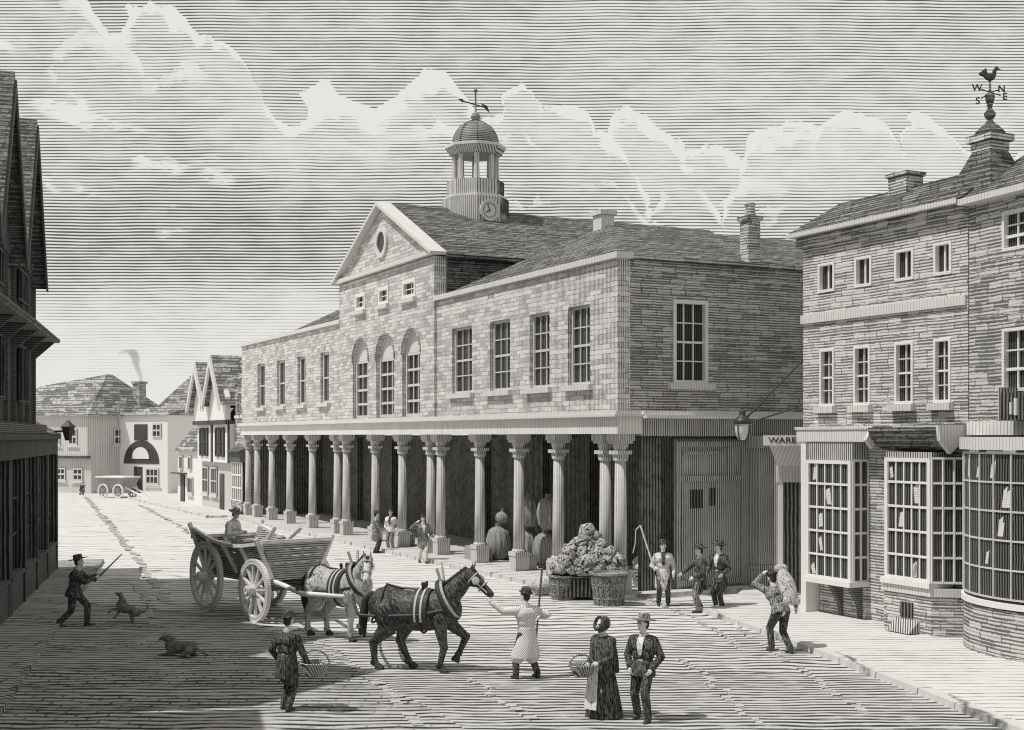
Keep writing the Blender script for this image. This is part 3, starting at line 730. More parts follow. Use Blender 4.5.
# ------------------------------------------------------------------ doorway with the WARE board
wh = thing('warehouse_doorway', 'tall white doorway under a signboard lettered WARE', 'doorway', (7.0, 36.6, 0), math.radians(-4))
P = lambda u, Y: (u-CX)/F*Y
D0 = P(778, 36.6)-7.0; D1 = 1.9
MB().box(D0, D0+.12, -.08, .1, .12, 3.3).box(D1-.12, D1, -.08, .1, .12, 3.3).build('jamb', 'whitewood', wh)
MB().box(D0+.122, D1-.122, .5, .56, .12, 3.3).build('door', 'timber', wh)
MB().box(D0-.05, D1, -.1, .12, 3.302, 3.75).build('lintel', 'white', wh)
MB().prism([(D0-.25,-.3,4.33),(D1,-.3,4.33),(D1,-.1,3.752),(D0,-.1,3.752)], (0,.25,0)).build('console', 'frieze', wh)
sg = MB().box(P(764,36.3)-7.0, D1, -.36, -.31, 4.335, 4.62).build('signboard', 'whitewood', wh)
o = bpy.data.objects.new('lettering', text_mesh('WARE', .225, .006, 'iron')); COL.objects.link(o); o.parent = sg; o.scale = (1.22,1,1)
o.location = (P(782.5,36.3)-7.0, -.366, 4.475); o.rotation_euler = (PI/2,0,0)
MB().box(D0, D1, .6, .8, .12, 4.6).build('wall', 'gatewood', wh)

# ------------------------------------------------------------------ lantern on two stays
lz = lambda v, Y: CH + (HV - v)/F*Y
LY = 33.9; LX = P(742.5, LY)
lan = thing('hanging_lantern', 'round black lantern held out on two iron stays from the brick shop', 'lantern', (LX, LY, 0))
st = MB().tube((.02,0,lz(421,LY)), (P(803,LY)-LX+.02, .12, lz(360,LY)), .03, .03, 6).tube((.02,0,lz(425,LY)), (P(803,LY)-LX+.02, .12, lz(405,LY)), .025, .025, 6).build('stay', 'iron', lan)
MB().lathe([(.09,lz(440,LY)),(.15,lz(437,LY)),(.19,lz(431,LY)),(.2,lz(425,LY)),(.18,lz(421,LY))], n=14).build('globe', 'goods', lan, smooth=True)
MB().lathe([(.23,lz(424,LY)),(.24,lz(421.5,LY)),(.17,lz(418,LY)),(.1,lz(416,LY)),(.07,lz(414,LY)),(.1,lz(412,LY)),(.03,lz(409.5,LY))], n=14).build('cap', 'iron', lan, smooth=True)
rib = MB()
for k in range(4):
    a = PI/4 + k*PI/2; rib.path([(r*math.cos(a), r*math.sin(a), z) for r, z in [(.1,lz(440.5,LY)),(.17,lz(437,LY)),(.205,lz(431,LY)),(.215,lz(425,LY))]], .016, 5)
rib.build('ribs', 'iron', lan)

# ------------------------------------------------------------------ old timber houses on the left
LXo, LYo = -15.5, 44.3
LROT = math.atan2(.970, -.2425)
old = thing('gabled_timber_house', 'tall dark timber house with steep gables over shopfronts at the left edge', 'building', (LXo, LYo, 0), LROT)
gcs = [-7.2, -12.2, -17.2, -22.2]
xe0 = -4.0; xe1 = -24.7
MB().box(xe1, xe0, .35, 7.5, 4.95, 9.4).build('upper_wall', 'timber', old)
gm = MB(); 
for c in gcs: gm.prism([(c-2.35, .25, 9.41), (c+2.35, .25, 9.41), (c, .25, 13.3)], (0,.25,0))
gm.build('gable', 'timber', old)
for c in gcs:
    rf = MB()
    for s in (-1,1):
        a = Vector((c+s*2.62,0,9.1)); b = Vector((c,0,13.55))
        rf.prism([(a.x,-.12,a.z),(b.x,-.12,b.z),(b.x,7.5,b.z),(a.x,7.5,a.z)], (0,0,.16))
    rf = rf.build('gable_roof', 'slate', old)
    bb = MB()
    for s in (-1,1):
        bb.prism([(c+s*2.64,-.17,9.02),(c,-.17,13.5),(c,-.17,13.18),(c+s*2.44,-.17,9.02)], (0,.045,0))
    bb.build('bargeboard', 'darkwood', rf)
pz = MB().prism([(xe1,.345,8.3),(xe1,-.45,7.6),(xe1,-.42,7.5),(xe1,.345,7.5)], (xe0-xe1+.15,0,0)).build('pent_roof', 'slate', old)
for x in [xe0-.2 - 2.4*i for i in range(8)]: MB().prism([(x,.345,7.49),(x,-.3,7.49),(x,.345,6.9)], (.14,0,0)).build('bracket', 'darkwood', old)
for c in gcs:
    for z in (5.6, 8.45):
        g = MB().box(c-.9, c+.9, .3, .335, z, z+(1.5 if z < 6 else .8)).build('window', 'glass', old)
        f = MB()
        for i in range(5): x = c-.9+1.8*i/4; f.box(x-.04, x+.04, .24, .296, z, z+(1.5 if z < 6 else .8))
        for zz in (z-.05, z+(1.5 if z < 6 else .8)): f.box(c-.96, c+.96, .22, .296, zz, zz+.07)
        f.build('frame', 'timber', g)
    MB().box(c-.28, c+.28, .2, .24, 10.6, 11.5).build('window', 'glass', old)
cp = MB()
for i in range(13): x = xe0-.15 - i*1.6; cp.box(x-.1, x, .24, .345, 4.96, 9.38)
cp.build('timber_framing', 'darkwood', old)
# ground storey, longer than the upper one
MB().box(-25, 0, .3, 7.4, 0, 4.5).build('ground_wall', 'timber2', old)
MB().box(-25, .05, -.12, .298, 4.5, 4.66).box(-25, .02, -.02, .298, 4.0, 4.498).build('shop_fascia', 'timber', old)
MB().prism([(-3.9,-.15,4.662),(-3.9,2.2,5.9),(-3.9,7.4,5.9),(-3.9,7.4,4.662)], (4.0,0,0)).build('low_roof', 'slate', old)
MB().box(-25, -3.92, -.05, .34, 4.664, 4.945).build('jetty_beam', 'darkwood', old)
bs = MB(); x = -.05
for i in range(9):
    x = -.1 - i*3.0; MB().box(x-.3, x, -.04, .298, .1, 3.99).build('pilaster', 'timber', old)
for i in range(8):
    x1 = -.45 - i*3.0; x0 = x1 - 2.6
    sr = MB().box(x0, x1, .0, .296, .1, .95).box(x0-.04, x1+.04, -.06, .296, .952, 1.03).build('stallriser', 'timber2', old)
    g = MB().box(x0, x1, .22, .26, 1.04, 3.95).build('shop_window', 'glass', old)
    f = MB()
    for j in range(6): xx = x0 + 2.6*j/5; f.box(xx-.03, xx+.03, .16, .215, 1.04, 3.95)
    for z in (2.0, 2.95): f.box(x0, x1, .15, .158, z-.03, z+.03)
    f.build('frame', 'timber', g)
# next house of the same row, out of view, added to shade the near left road
old2 = thing('unseen_timber_house', 'unseen dark timber house added before the gabled one at the near left', 'building', (LXo, LYo, 0), LROT)
MB().box(-46, -25.2, .3, 7.4, 0, 9.2).build('wall', 'timber', old2)
MB().prism([(-46.2,-.2,9.202),(-46.2,3.8,12.6),(-46.2,7.8,9.202)], (21.1,0,0)).build('roof', 'slate', old2)
# lamp hanging from the low end of that row
BY = 43.4; BX = P(68, BY)
lp = thing('bracket_lantern', 'black six-sided lantern on a bracket from the dark left house', 'lantern', (BX, BY, 0))
MB().tube((-1.15,.1,lz(431,BY)), (0,0,lz(431,BY)), .045, .04, 6).build('bracket', 'iron', lp)
MB().lathe([(.1,lz(440.5,BY)),(.22,lz(428,BY)),(.26,lz(427,BY)),(.24,lz(426,BY)),(.1,lz(422.5,BY)),(.08,lz(421.5,BY)),(.02,lz(420,BY))], n=6).build('lamp_body', 'iron', lp)

# ------------------------------------------------------------------ far row beside the market house
FR = HALL_ROT
def far_house(name, label, u0, u1): return thing(name, label, 'building', (HX, HY, 0), FR)
# dark shop
ds = far_house('dark_brick_shop', 'dark brick shop with tiled roof between the market house and the twin gables', 0, 0)
d1, d0 = -41.1, sx(226.5)
MB().wall((d0,.5,0),(1,0,0),(0,1,0), d1-d0, 0, 7.9, .4, [(.6,1.4,5.8,7.1),(1.9,2.7,5.8,7.1)]).box(d0, d0+.4, .95, 8, 0, 7.9).box(d1-.35, d1, .95, 8, 0, 7.9).build('wall', 'brick2', ds)
for a in (1.0, 2.3): window(ds, (d0+a, .5, 5.8), .8, 1.3, 2, 2, fr='frame', depth=.2)
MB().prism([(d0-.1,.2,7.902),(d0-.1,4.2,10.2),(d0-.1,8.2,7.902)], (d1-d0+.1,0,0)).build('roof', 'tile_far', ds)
MB().box(d0+.6, d1-.2, .0, .49, 3.1, 3.7).prism([(d0+.5,.495,4.0),(d0+.5,-.2,3.702),(d0+.5,.495,3.702)], (d1-d0-.6,0,0)).build('shop_fascia', 'darkwood', ds)
g = MB().box(d0+.8, d1-.4, .2, .45, .9, 3.09).build('shop_window', 'glass', ds)
f = MB()
for i in range(6): x = d0+.8+(d1-d0-1.2)*i/5; f.box(x-.06, x+.06, .12, .195, .9, 3.09)
for j in range(4): z = .9+2.19*j/3; f.box(d0+.8, d1-.4, .1, .115, z-.05, z+.05)
f.build('frame', 'framelight', g)
MB().box(d0+.7, d1-.3, .1, .49, 0, .88).build('stallriser', 'brick2', g)
# twin-gabled house
tg = far_house('twin_gabled_house', 'white plastered house with two steep pointed gables', 0, 0)
t0, t1 = sx(194.5), sx(226.5)
GW = (t1-t0)/2
MB().box(t0, t1, .5, 8, 0, 3.0).build('ground_wall', 'plaster2', tg)
MB().box(t0, t1-.02, .2, 8, 3.002, 5.3).build('middle_wall', 'plaster', tg)
MB().box(t0-.1, t1-.02, -.1, 8, 5.302, 5.55).build('jetty_beam', 'timber', tg)
for i in range(2):
    c = t0 + GW*(i+.5)
    gp = MB().prism([(c-GW/2+.05,-.05,5.552),(c+GW/2-.05,-.05,5.552),(c+GW/2-.05,-.05,6.9),(c,-.05,8.95 if i else 8.75),(c-GW/2+.05,-.05,6.9)], (0,.3,0)).build('gable', 'plaster', tg)
    ap = 9.45 if i else 9.25
    bb = MB()
    for s in (-1,1): bb.prism([(c+s*(GW/2+.35),-.55,6.1),(c,-.55,ap),(c,-.55,ap-.62),(c+s*(GW/2-.0),-.55,6.1)], (0,.14,0))
    bb.build('bargeboard', 'white', gp)
    rr = MB()
    for s in (-1,1): rr.prism([(c+s*(GW/2+.2),-.4,6.4),(c,-.4,ap),(c,8,ap),(c+s*(GW/2+.2),8,6.4)], (0,0,.02))
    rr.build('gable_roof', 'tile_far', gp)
    for q in (-.75, .45):
        window(tg, (c+q, .2, 3.35), .95, 1.75, 1, 2, fr='timber', depth=-.035, surround=.1, sill=False)
    MB().box(c+GW/2-.3, c+GW/2-.02, .12, .198, 3.0, 5.3).build('post', 'timber', tg)
for q in (1.1, 3.4):
    g = window(tg, (t0+q, .5, .95), 1.5, 1.7, 3, 2, fr='frame', depth=-.035, surround=.1)
MB().box(t0+4.9, t0+5.8, .42, .498, 0, 2.3).build('door', 'timber', tg)
# small white cottage with the deep roof
sc_ = far_house('low_white_cottage', 'small white cottage with a deep dark roof left of the twin gables', 0, 0)
s0, s1 = sx(170.5), t0-.05
MB().box(s0, s1, .5, 7, 0, 3.55).build('wall', 'plaster', sc_)
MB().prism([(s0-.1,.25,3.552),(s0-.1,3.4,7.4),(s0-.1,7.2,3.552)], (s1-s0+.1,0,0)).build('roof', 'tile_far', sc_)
for q in (1.3, 4.0): window(sc_, (s0+q, .5, 2.3), 1.0, .95, 2, 1, fr='frame', depth=-.035, surround=.1, sill=False)
window(sc_, (s0+4.1, .5, .75), 1.5, 1.1, 3, 1, fr='frame', depth=-.035, surround=.1)
MB().box(s0+1.2, s0+2.3, .42, .498, 0, 1.95).build('door', 'timber', sc_)
MB().box(s0-.05, s0+3, .0, .495, 2.0, 2.1).build('door_hood', 'darkwood', sc_)

def loc_house(name, label, a, b):
    (ax, ay), (bx_, by) = a, b
    return thing(name, label, 'building', (ax, ay, 0), math.atan2(by-ay, bx_-ax)), math.hypot(bx_-ax, by-ay)
# warehouse with the arched door
aw, L = loc_house('arched_warehouse', 'plain white warehouse front with a big dark arched loft door', (-33.8,107.6), (-27.6,104.2))
MB().box(0, L, 0, 9, 0, 6.3).build('wall', 'plaster', aw)
MB().hexa([(-.2,-.25,6.302),(L+.1,-.25,6.302),(L+.1,9.5,6.302),(-.2,9.5,6.302)], [(1.2,3.6,7.1),(L-.5,3.6,7.1),(L-.5,6,7.1),(1.2,6,7.1)]).build('roof', 'tile_far', aw)
tr = thing('tall_roofed_house', 'broad old house with a high dark hipped roof behind the white warehouse', 'building', (-31.6, 113, 0), 0)
MB().box(.1, 9, 0, 8, 0, 6.2).build('wall', 'plaster2', tr)
MB().hexa([(-.2,-.3,6.203),(9.2,-.3,6.203),(9.2,8.3,6.203),(-.2,8.3,6.203)], [(3.1,3.6,10.3),(6.8,3.6,10.5),(6.8,4.4,10.5),(3.1,4.4,10.3)]).build('roof', 'tile_far', tr)
ac = L*.60
pts = [(ac-1.95*math.cos(PI*i/16), -.05, 2.35+1.9*math.sin(PI*i/16)) for i in range(17)]
ad = MB().prism(pts, (0,.045,0)).build('arched_door', 'timber', aw)
pts = [(ac-.05-.95*math.cos(PI*i/12), -.1, 2.75+.95*math.sin(PI*i/12)) for i in range(13)]
MB().prism(pts, (0,.045,0)).build('fanlight', 'plaster', ad)
MB().box(ac-.75, ac+.65, -.07, -.004, 4.25, 5.55).build('loft_door', 'timber', aw)
window(aw, (L*.84, 0, 4.5), .95, 1.1, 2, 2, fr='frame', depth=-.035, surround=.1, fw=.11, bar=.08, sill=False)
window(aw, (L*.17, 0, 4.5), .8, 1.0, 2, 2, fr='frame', depth=-.035, surround=.1, fw=.11, bar=.08, sill=False)
MB().box(ac-.8, ac+.1, -.06, -.004, 0, 2.1).build('door', 'timber', aw)
window(aw, (ac+1.2, 0, .7), 1.4, 1.3, 3, 2, fr='frame', depth=-.035, surround=.1, fw=.12, bar=.08)
ch = MB().box(L*.12, L*.12+.75, 2.4, 3.2, 6.5, 9.0).build('chimney', 'brick2', aw)
MB().box(L*.12-.1, L*.12+.85, 2.3, 3.3, 9.002, 9.18).build('chimney_cap', 'brick2', ch)
# jettied house on the left of it
jh, L = loc_house('jettied_house', 'long jettied cottage with hipped tile roof at the far street end', (-45.5,110.6), (-33.9,103.8))
MB().box(0, L, .35, 9, 0, 3.0).build('ground_wall', 'plaster2', jh)
MB().box(0, L, 0, 9, 3.002, 6.2).build('upper_wall', 'plaster2', jh)
MB().box(0, L+.02, -.08, .3, 2.8, 2.998).build('jetty_beam', 'timber', jh)
MB().hexa([(-.5,-.4,6.202),(L+.4,-.4,6.202),(L+.4,9.4,6.202),(-.5,9.4,6.202)], [(2.4,4.4,8.9),(L-2.4,4.2,9.75),(L-2.4,4.8,9.75),(2.4,4.8,8.9)]).build('roof', 'tile_far', jh)
for q in (2.6, 5.2, 7.4, 9.4, 11.4): window(jh, (q+.4, 0, 3.9), 1.0, 1.3, 2, 2, fr='frame', depth=-.035, surround=.1, fw=.11, bar=.08)
for q in (4.0, 9.6, 11.6): window(jh, (q+.4, .35, 1.0), 1.1, 1.0, 2, 2, fr='frame', depth=-.035, surround=.1, fw=.11, bar=.08)
for q in (3.2, 7.9): window(jh, (L, q, 3.9), 1.0, 1.3, 2, 2, rot=PI/2, fr='frame', depth=-.035, surround=.1, fw=.11, bar=.08)
for q in (6.2, 8.2): MB().box(q, q+.95, .3, .346, 0, 2.1).build('door', 'timber', jh)
# smoke over the warehouse chimney
sm, g, Pn = newmat('drifting_smoke')
sm.node_tree.nodes.remove(Pn)
out = sm.node_tree.nodes['Material Output']
tc = g.n('ShaderNodeTexCoord').outputs['Object']
sepz = g.n('ShaderNodeSeparateXYZ'); g.L.new(tc, sepz.inputs[0])
vol = g.n('ShaderNodeVolumePrincipled'); vol.inputs['Color'].default_value = (.10,.098,.095,1); vol.inputs['Density'].default_value = .9
g.L.new(vol.outputs[0], out.inputs['Volume'])
cpos = aw.matrix_world if False else None
rm = Matrix.Rotation(aw.rotation_euler.z, 3, 'Z'); Lw = math.hypot(6.2, 3.4)
sp = rm @ Vector((Lw*.12+.35, 2.8, 0)) + Vector(aw.location)
smk = MB()
for i in range(34):
    f = i/33; smk.ell((.16*math.sin(f*8) - 1.9*max(0, f-.5)**1.4, .1*math.cos(f*8), 8.95 + 2.7*f), .15+.32*f*f+.07*math.sin(i*1.9), .15+.2*f, .15+.12*f+.04*math.cos(i*2.3))
for (dx, z, r) in ((-1.1,11.75,.26),(-1.5,11.6,.2),(-.35,11.75,.22)): smk.ell((dx,0,z), r*1.5, r*.8, r*.7)
so = smk.blob('smoke_plume', 'white', None, vox=.08, smooth=3, loc=(sp.x, sp.y, 0))
so.data.materials.clear(); so.data.materials.append(sm)
tag(so, 'wisp of grey smoke rising from the far warehouse chimney', 'smoke')
# ------------------------------------------------------------------ ground
def sheet(name, pts, z, mat, th=0.0):
    m = MB()
    if th: m.prism([(x,y,z-th) for x,y in pts], (0,0,th))
    else: m.add([(x,y,z) for x,y in pts], [tuple(range(len(pts)))])
    return struct(m.build(name, mat))
sheet('ground', [(-400,-60),(400,-60),(400,700),(-400,700)], 0, 'dust')
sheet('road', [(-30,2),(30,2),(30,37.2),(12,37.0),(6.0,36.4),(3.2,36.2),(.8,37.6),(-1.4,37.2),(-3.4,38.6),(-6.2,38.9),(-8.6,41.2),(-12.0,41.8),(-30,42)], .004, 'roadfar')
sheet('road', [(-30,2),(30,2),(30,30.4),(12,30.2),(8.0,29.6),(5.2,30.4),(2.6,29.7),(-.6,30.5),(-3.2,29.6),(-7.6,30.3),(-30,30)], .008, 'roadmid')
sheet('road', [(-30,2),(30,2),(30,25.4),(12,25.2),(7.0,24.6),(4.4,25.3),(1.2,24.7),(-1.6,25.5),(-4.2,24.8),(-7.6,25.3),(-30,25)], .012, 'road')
# cobbles of the near left half, ragged at the far edge
edge = [(-30,2),(14,2),(9,14),(6.2,19.5),(2.2,22.2),(-1.0,24.0),(-2.6,27.6),(-4.6,30.2),(-5.6,33.0),(-8.4,36.2),(-11.2,40.5),(-15,42.0),(-30,44)]
edge = [(-30,2),(2.5,2),(1.5,14),(-.4,19.5),(-1.5,22.2),(-2.6,24.0),(-3.6,27.6),(-5.4,30.2),(-7.0,33.0),(-9.6,34.6),(-12.2,36.0),(-15,36.6),(-30,37)]
sheet('cobbled_road', edge, .016, 'setts')
def along(px): return [at(u, v) for u, v in px]
def strip(name, px, w, mat, z=.02, jit=.12):
    """line of worn stones let into the road, in short uneven lengths"""
    P_ = [Vector((*p, 0)) for p in along(px)]; m = MB()
    for a, b in zip(P_, P_[1:]):
        d = (b-a); n_ = max(2, int(d.length/.55)); dn = d.normalized(); nn = Vector((-dn.y, dn.x, 0))
        for i in range(n_):
            if random.random() < .1: continue
            p = a + d*(i/n_); q = a + d*((i+.86)/n_); o = nn*random.uniform(-jit, jit); ww_ = w*random.uniform(.7,1.2)/2
            zt = z + random.uniform(0, .02)
            m.hexa([p+o-nn*ww_, q+o-nn*ww_, q+o+nn*ww_, p+o+nn*ww_], [x + Vector((0,0,zt)) for x in (p+o-nn*ww_*.9, q+o-nn*ww_*.9, q+o+nn*ww_*.9, p+o+nn*ww_*.9)])
    return struct(m.build(name, mat))
strip('wheel_track', [(86,497),(112,528),(135,556),(152,580),(166,600)], .3, 'rut')
strip('wheel_track', [(140,505),(172,522),(200,540)], .22, 'rut')
strip('wheel_track', [(137,583),(148,602),(157,625)], .3, 'rut')
strip('wheel_track', [(300,628),(345,665),(395,700),(425,728)], .2, 'rut')
strip('wheel_track', [(470,680),(500,698),(540,722)], .16, 'rut')
strip('wheel_track', [(560,595),(650,600),(700,622),(745,650)], .14, 'rut')
strip('wheel_track', [(680,660),(720,690),(760,726)], .14, 'rut')
strip('wheel_track', [(735,628),(800,668),(870,722)], .14, 'rut')
# pavements
R_ = lambda u, v: at(u, v)
kerb = [R_(708,612), R_(770,634), R_(850,664), R_(930,695), R_(1010,727)]
dirk = Vector((kerb[-1][0]-kerb[0][0], kerb[-1][1]-kerb[0][1])).normalized()
kend = (kerb[-1][0]+dirk.x*9, kerb[-1][1]+dirk.y*9)
pv = kerb + [kend, (18, kend[1]), (18, 40), (9.5, 40), (6.9,38.6), (5.9, 35.2)]
sheet('pavement', pv, .118, 'pavement', th=.117)
km = MB(); K = [Vector((*p,0)) for p in kerb + [kend]]
for a, b in zip(K, K[1:]):
    d = b-a; n_ = max(1, int(d.length/1.1)); dn = d.normalized(); nn = Vector((-dn.y, dn.x, 0))*-1
    nn = nn if nn.x < 0 else -nn
    for i in range(n_):
        p = a + d*(i/n_); q = a + d*((i+.975)/n_)
        km.hexa([p+nn*.24, q+nn*.24, q-nn*.06, p-nn*.06], [x+Vector((0,0,.13)) for x in (p+nn*.22, q+nn*.22, q-nn*.06, p-nn*.06)])
struct(km.build('kerb', 'kerb'))
lk = [(-15.1,46),( -11.3+ .0,32.5),(-11.3+.243*22,32.5-.97*22)]
LV = lambda k, o: (LXo + .2425*k + .97*o, LYo - .97*k + .2425*o)
sheet('pavement', [LV(-3,-6), LV(-3,1.25), LV(40,1.25), LV(40,-6)], .1, 'flags', th=.099)
km = MB()
for i in range(34):
    a = LV(-3+i*1.25, 1.25); b = LV(-3+i*1.25+1.22, 1.25); c = LV(-3+i*1.25+1.22, 1.34); d = LV(-3+i*1.25, 1.34)
    km.hexa([(*p,0) for p in (a,b,c,d)], [(*p,.115) for p in (a,b,c,d)])
struct(km.build('kerb', 'flags'))
FV = lambda x, y: (HX + .4456*x + .8952*y, HY - .8952*x + .4456*y)
sheet('pavement', [FV(-66,-1.6), FV(-41.4,-1.6), FV(-41.4,3), FV(-66,3)], .12, 'pavement', th=.119)
km = MB()
for i in range(20): km.hexa([(*FV(-66+i*1.22, y),0) for y in (-1.85,)] + [(*FV(-66+i*1.22+1.2,-1.85),0),(*FV(-66+i*1.22+1.2,-1.61),0),(*FV(-66+i*1.22,-1.61),0)],
    [(*FV(-66+i*1.22,-1.85),.13),(*FV(-66+i*1.22+1.2,-1.85),.13),(*FV(-66+i*1.22+1.2,-1.61),.13),(*FV(-66+i*1.22,-1.61),.13)])
struct(km.build('kerb', 'kerb'))

# ------------------------------------------------------------------ people
def ik(a, b, l1, l2, pole):
    """middle joint of a two-bone limb from a to b, bent towards pole"""
    a, b, pole = Vector(a), Vector(b), Vector(pole); d = b - a; L = min(d.length, (l1+l2)*.999)
    dn = d.normalized(); b2 = a + dn*L
    x = (l1*l1 - l2*l2 + L*L)/(2*L); h = math.sqrt(max(l1*l1 - x*x, 0))
    pp = (pole - dn*pole.dot(dn)); pp = pp.normalized() if pp.length > 1e-4 else Vector((0,0,1))
    return a + dn*x + pp*h, b2

def person(label, loc, heading, H=1.72, feet=((.12,.1),(-.12,-.1)), footz=(0,0), hip=.92, lean=0, side=0, hands=((.15,.3,.85),(.15,-.3,.85)),
           head=(0,0), coat='black', trousers='black', hat='bowler', hatmat='black', hem=.72, skirt=None, sleeves=None, group='people in the street',
           shirt=None, elbow=((-1,.5,-.3),(-1,-.5,-.3)), vox=.010, apron=False, cape=False, hoff=(0,0), knee=(1,0,0), z0=0.0, curl=(.6,.6)):
    t = thing('person', label, 'person', (loc[0], loc[1], z0), math.radians(heading), group, H/1.75)
    lr, sr = math.radians(lean), math.radians(side)
    up = Vector((math.sin(lr), math.sin(sr), math.cos(lr)*math.cos(sr))).normalized(); lat = Vector((0,1,0)); fw = lat.cross(up).normalized()
    hipc = Vector((hoff[0], hoff[1], hip)); nb = hipc + up*.50
    waist = hipc + up*.2; chest = hipc + up*.36
    yaw, pit = math.radians(head[0]), math.radians(head[1])
    hup = (up*.55 + Vector((0,0,.45))).normalized()
    hr = Matrix.Rotation(yaw, 3, 'Z') @ Matrix.Rotation(pit, 3, 'Y')
    hc = nb + hup*.218 + fw*.03
    B = MB(); Cc = MB(); Tt = MB()
    # torso
    B.capsule(hipc, waist, .13, .125).capsule(waist, chest, .125, .14).capsule(chest - lat*.08, chest + lat*.08, .13, .13).capsule(nb - lat*.14 - up*.04, nb + lat*.14 - up*.04, .065, .065)
    B.capsule(nb - up*.03, hc - hup*.06, .062, .055)
    # head
    hp = lambda x, y, z: hc + hr @ Vector((x, y, z))
    B.ell(hp(-.008,0,.028), .098, .078, .1, hr).ell(hp(.022,0,-.045), .072, .058, .075, hr)
    B.capsule(hp(.085,0,.0), hp(.112,0,-.032), .012, .017).capsule(hp(.03,0,-.1), hp(.062,0,-.1), .03, .024)
    B.capsule(hp(.08,-.018,-.066), hp(.08,.018,-.066), .012, .012)
    for s in (-1,1): B.ell(hp(-.005, s*.08, -.01), .022, .012, .032, hr).capsule(hp(.086,s*.02,.025), hp(.08,s*.05,.025), .012, .012)
    joints = []
    for i, s in enumerate((1,-1)):
        h = hipc + Vector((0, s*.09, -.03)); a = Vector((feet[i][0], feet[i][1], .085 + footz[i]))
        k, a = ik(h, a, .435, .425, knee)
        B.capsule(h, k, .085, .055).capsule(k, a, .056, .038)
        Tt.capsule(h, k, .115, .078).capsule(k, a + Vector((0,0,.03)), .078, .068)
        B.capsule(a + Vector((-.03,0,-.03)), a + Vector((.13,0,-.05)), .035, .03)
        sh = nb + lat*(s*.185) - up*.06; hd = Vector(hands[i])
        e, hd = ik(sh, hd, .295, .27, elbow[i])
        B.capsule(sh, e, .058, .043).capsule(e, hd, .043, .03)
        d = (hd - e).normalized()
        # hand: palm, four fingers curling down, thumb to the inside
        n_ = Vector((0,-s,0)) - d*Vector((0,-s,0)).dot(d); n_ = n_.normalized() if n_.length > .1 else Vector((1,0,0))   # palm faces inwards
        w_ = d.cross(n_).normalized()
        B.capsule(hd, hd + d*.07, .03, .036)
        for q, fl in zip((-.033,-.011,.011,.033), (.062,.075,.08,.07) if s > 0 else (.07,.08,.075,.062)):
            b0 = hd + d*.085 + w_*q; b1 = b0 + d*fl*.55 + n_*fl*.25*curl[i]; b2 = b1 + d*fl*.35*(1-curl[i]*.7) + n_*fl*.6*curl[i]
            B.capsule(b0 - d*.02, b1, .0105, .0095, 8, 2).capsule(b1, b2, .0095, .008, 8, 2)
        fwd = w_ if w_.x + .3*w_.z > 0 else -w_
        B.capsule(hd + d*.03 + fwd*.025, hd + d*.075 + fwd*.055 + n_*.02, .012, .01, 8, 2)
        joints.append((sh, e, hd, d, k, a))
        Cc.capsule(sh, e, .085, .066).capsule(e, hd - d*.015, .066, .052)
    body = B.blob('body', 'skin', t, vox=vox, smooth=2)
    body.data.materials.append(M['hair'])
    eyes = [hp(.088, s*.034, .008) for s in (-1,1)] + [hp(.092, 0, -.066)]
    for p in body.data.polygons:
        c = p.center
        if (c - eyes[0]).length < .017 or (c - eyes[1]).length < .017 or ((c-eyes[2]).length < .02 and abs((c-eyes[2]).dot(hr @ Vector((0,0,1)))) < .006): p.material_index = 1
    # hair
    Hh = MB().ell(hp(-.025,0,.045), .1, .087, .098, hr).ell(hp(-.05,0,-.03), .06, .075, .07, hr)
    Hh.blob('hair', 'hair', t, vox=.013, smooth=1)
    # coat
    Cc.capsule(nb - lat*.13 - up*.05, nb + lat*.13 - up*.05, .088, .088)
    Cc.capsule(chest - lat*.09, chest + lat*.09, .155, .155).capsule(waist - lat*.05, waist + lat*.05, .145, .145)
    if skirt:
        rg = []
        for i in range(9):
            f = i/8; z = .02 + f*(hip+.08-.02); r = .21*(1-f)**.8 + .14; c = hipc*0 + Vector((hoff[0], hoff[1], z))
            rg.append([c + Vector(((r*.92)*math.cos(2*PI*j/36), r*math.sin(2*PI*j/36), 0))*(1 + .035*math.cos(9*2*PI*j/36)*(1-f)) for j in range(36)])
        sk = MB().rings(rg).blob('skirt', skirt, t, vox=.016, smooth=2)
    hz = hem
    base = hipc + (Vector((hipc.x*0,0,-1)))*(hip - hz)
    fx = (feet[0][0]+feet[1][0])/2; base.x = hipc.x + (fx - hipc.x)*min(1, (hip-hz)/hip)*.8
    lat_sp = max(abs(feet[0][1]-feet[1][1]) - .22, 0)*(hip-hz)/hip*.6
    spread = max(abs(feet[0][0]-feet[1][0]), .2)*(hip-hz)/hip*.45
    if hz < hip + .05:
        rg = [];
        for f, a, b in ((0, .17+spread, .215+lat_sp), (.35, .17+spread*.7, .212+lat_sp*.6), (.7, .16+spread*.3, .2), (1, .15, .185)):
            c = base.lerp(hipc + up*.1, f); rg.append([c + fw*(a*math.cos(2*PI*j/28))*(1+.03*math.cos(7*2*PI*j/28)*(1-f)) + lat*(b*math.sin(2*PI*j/28)) for j in range(28)])
        Cc.rings(rg)
    if hem < .66:
        for jt in joints: Cc.capsule(hipc + (jt[4]-hipc)*.12, hipc + (jt[5]*.35+jt[4]*.65-hipc)*min(1,(hip-hem)/.5)*.86, .135, .14)
    Cc.blob('coat', coat, t, vox=.012, smooth=2)
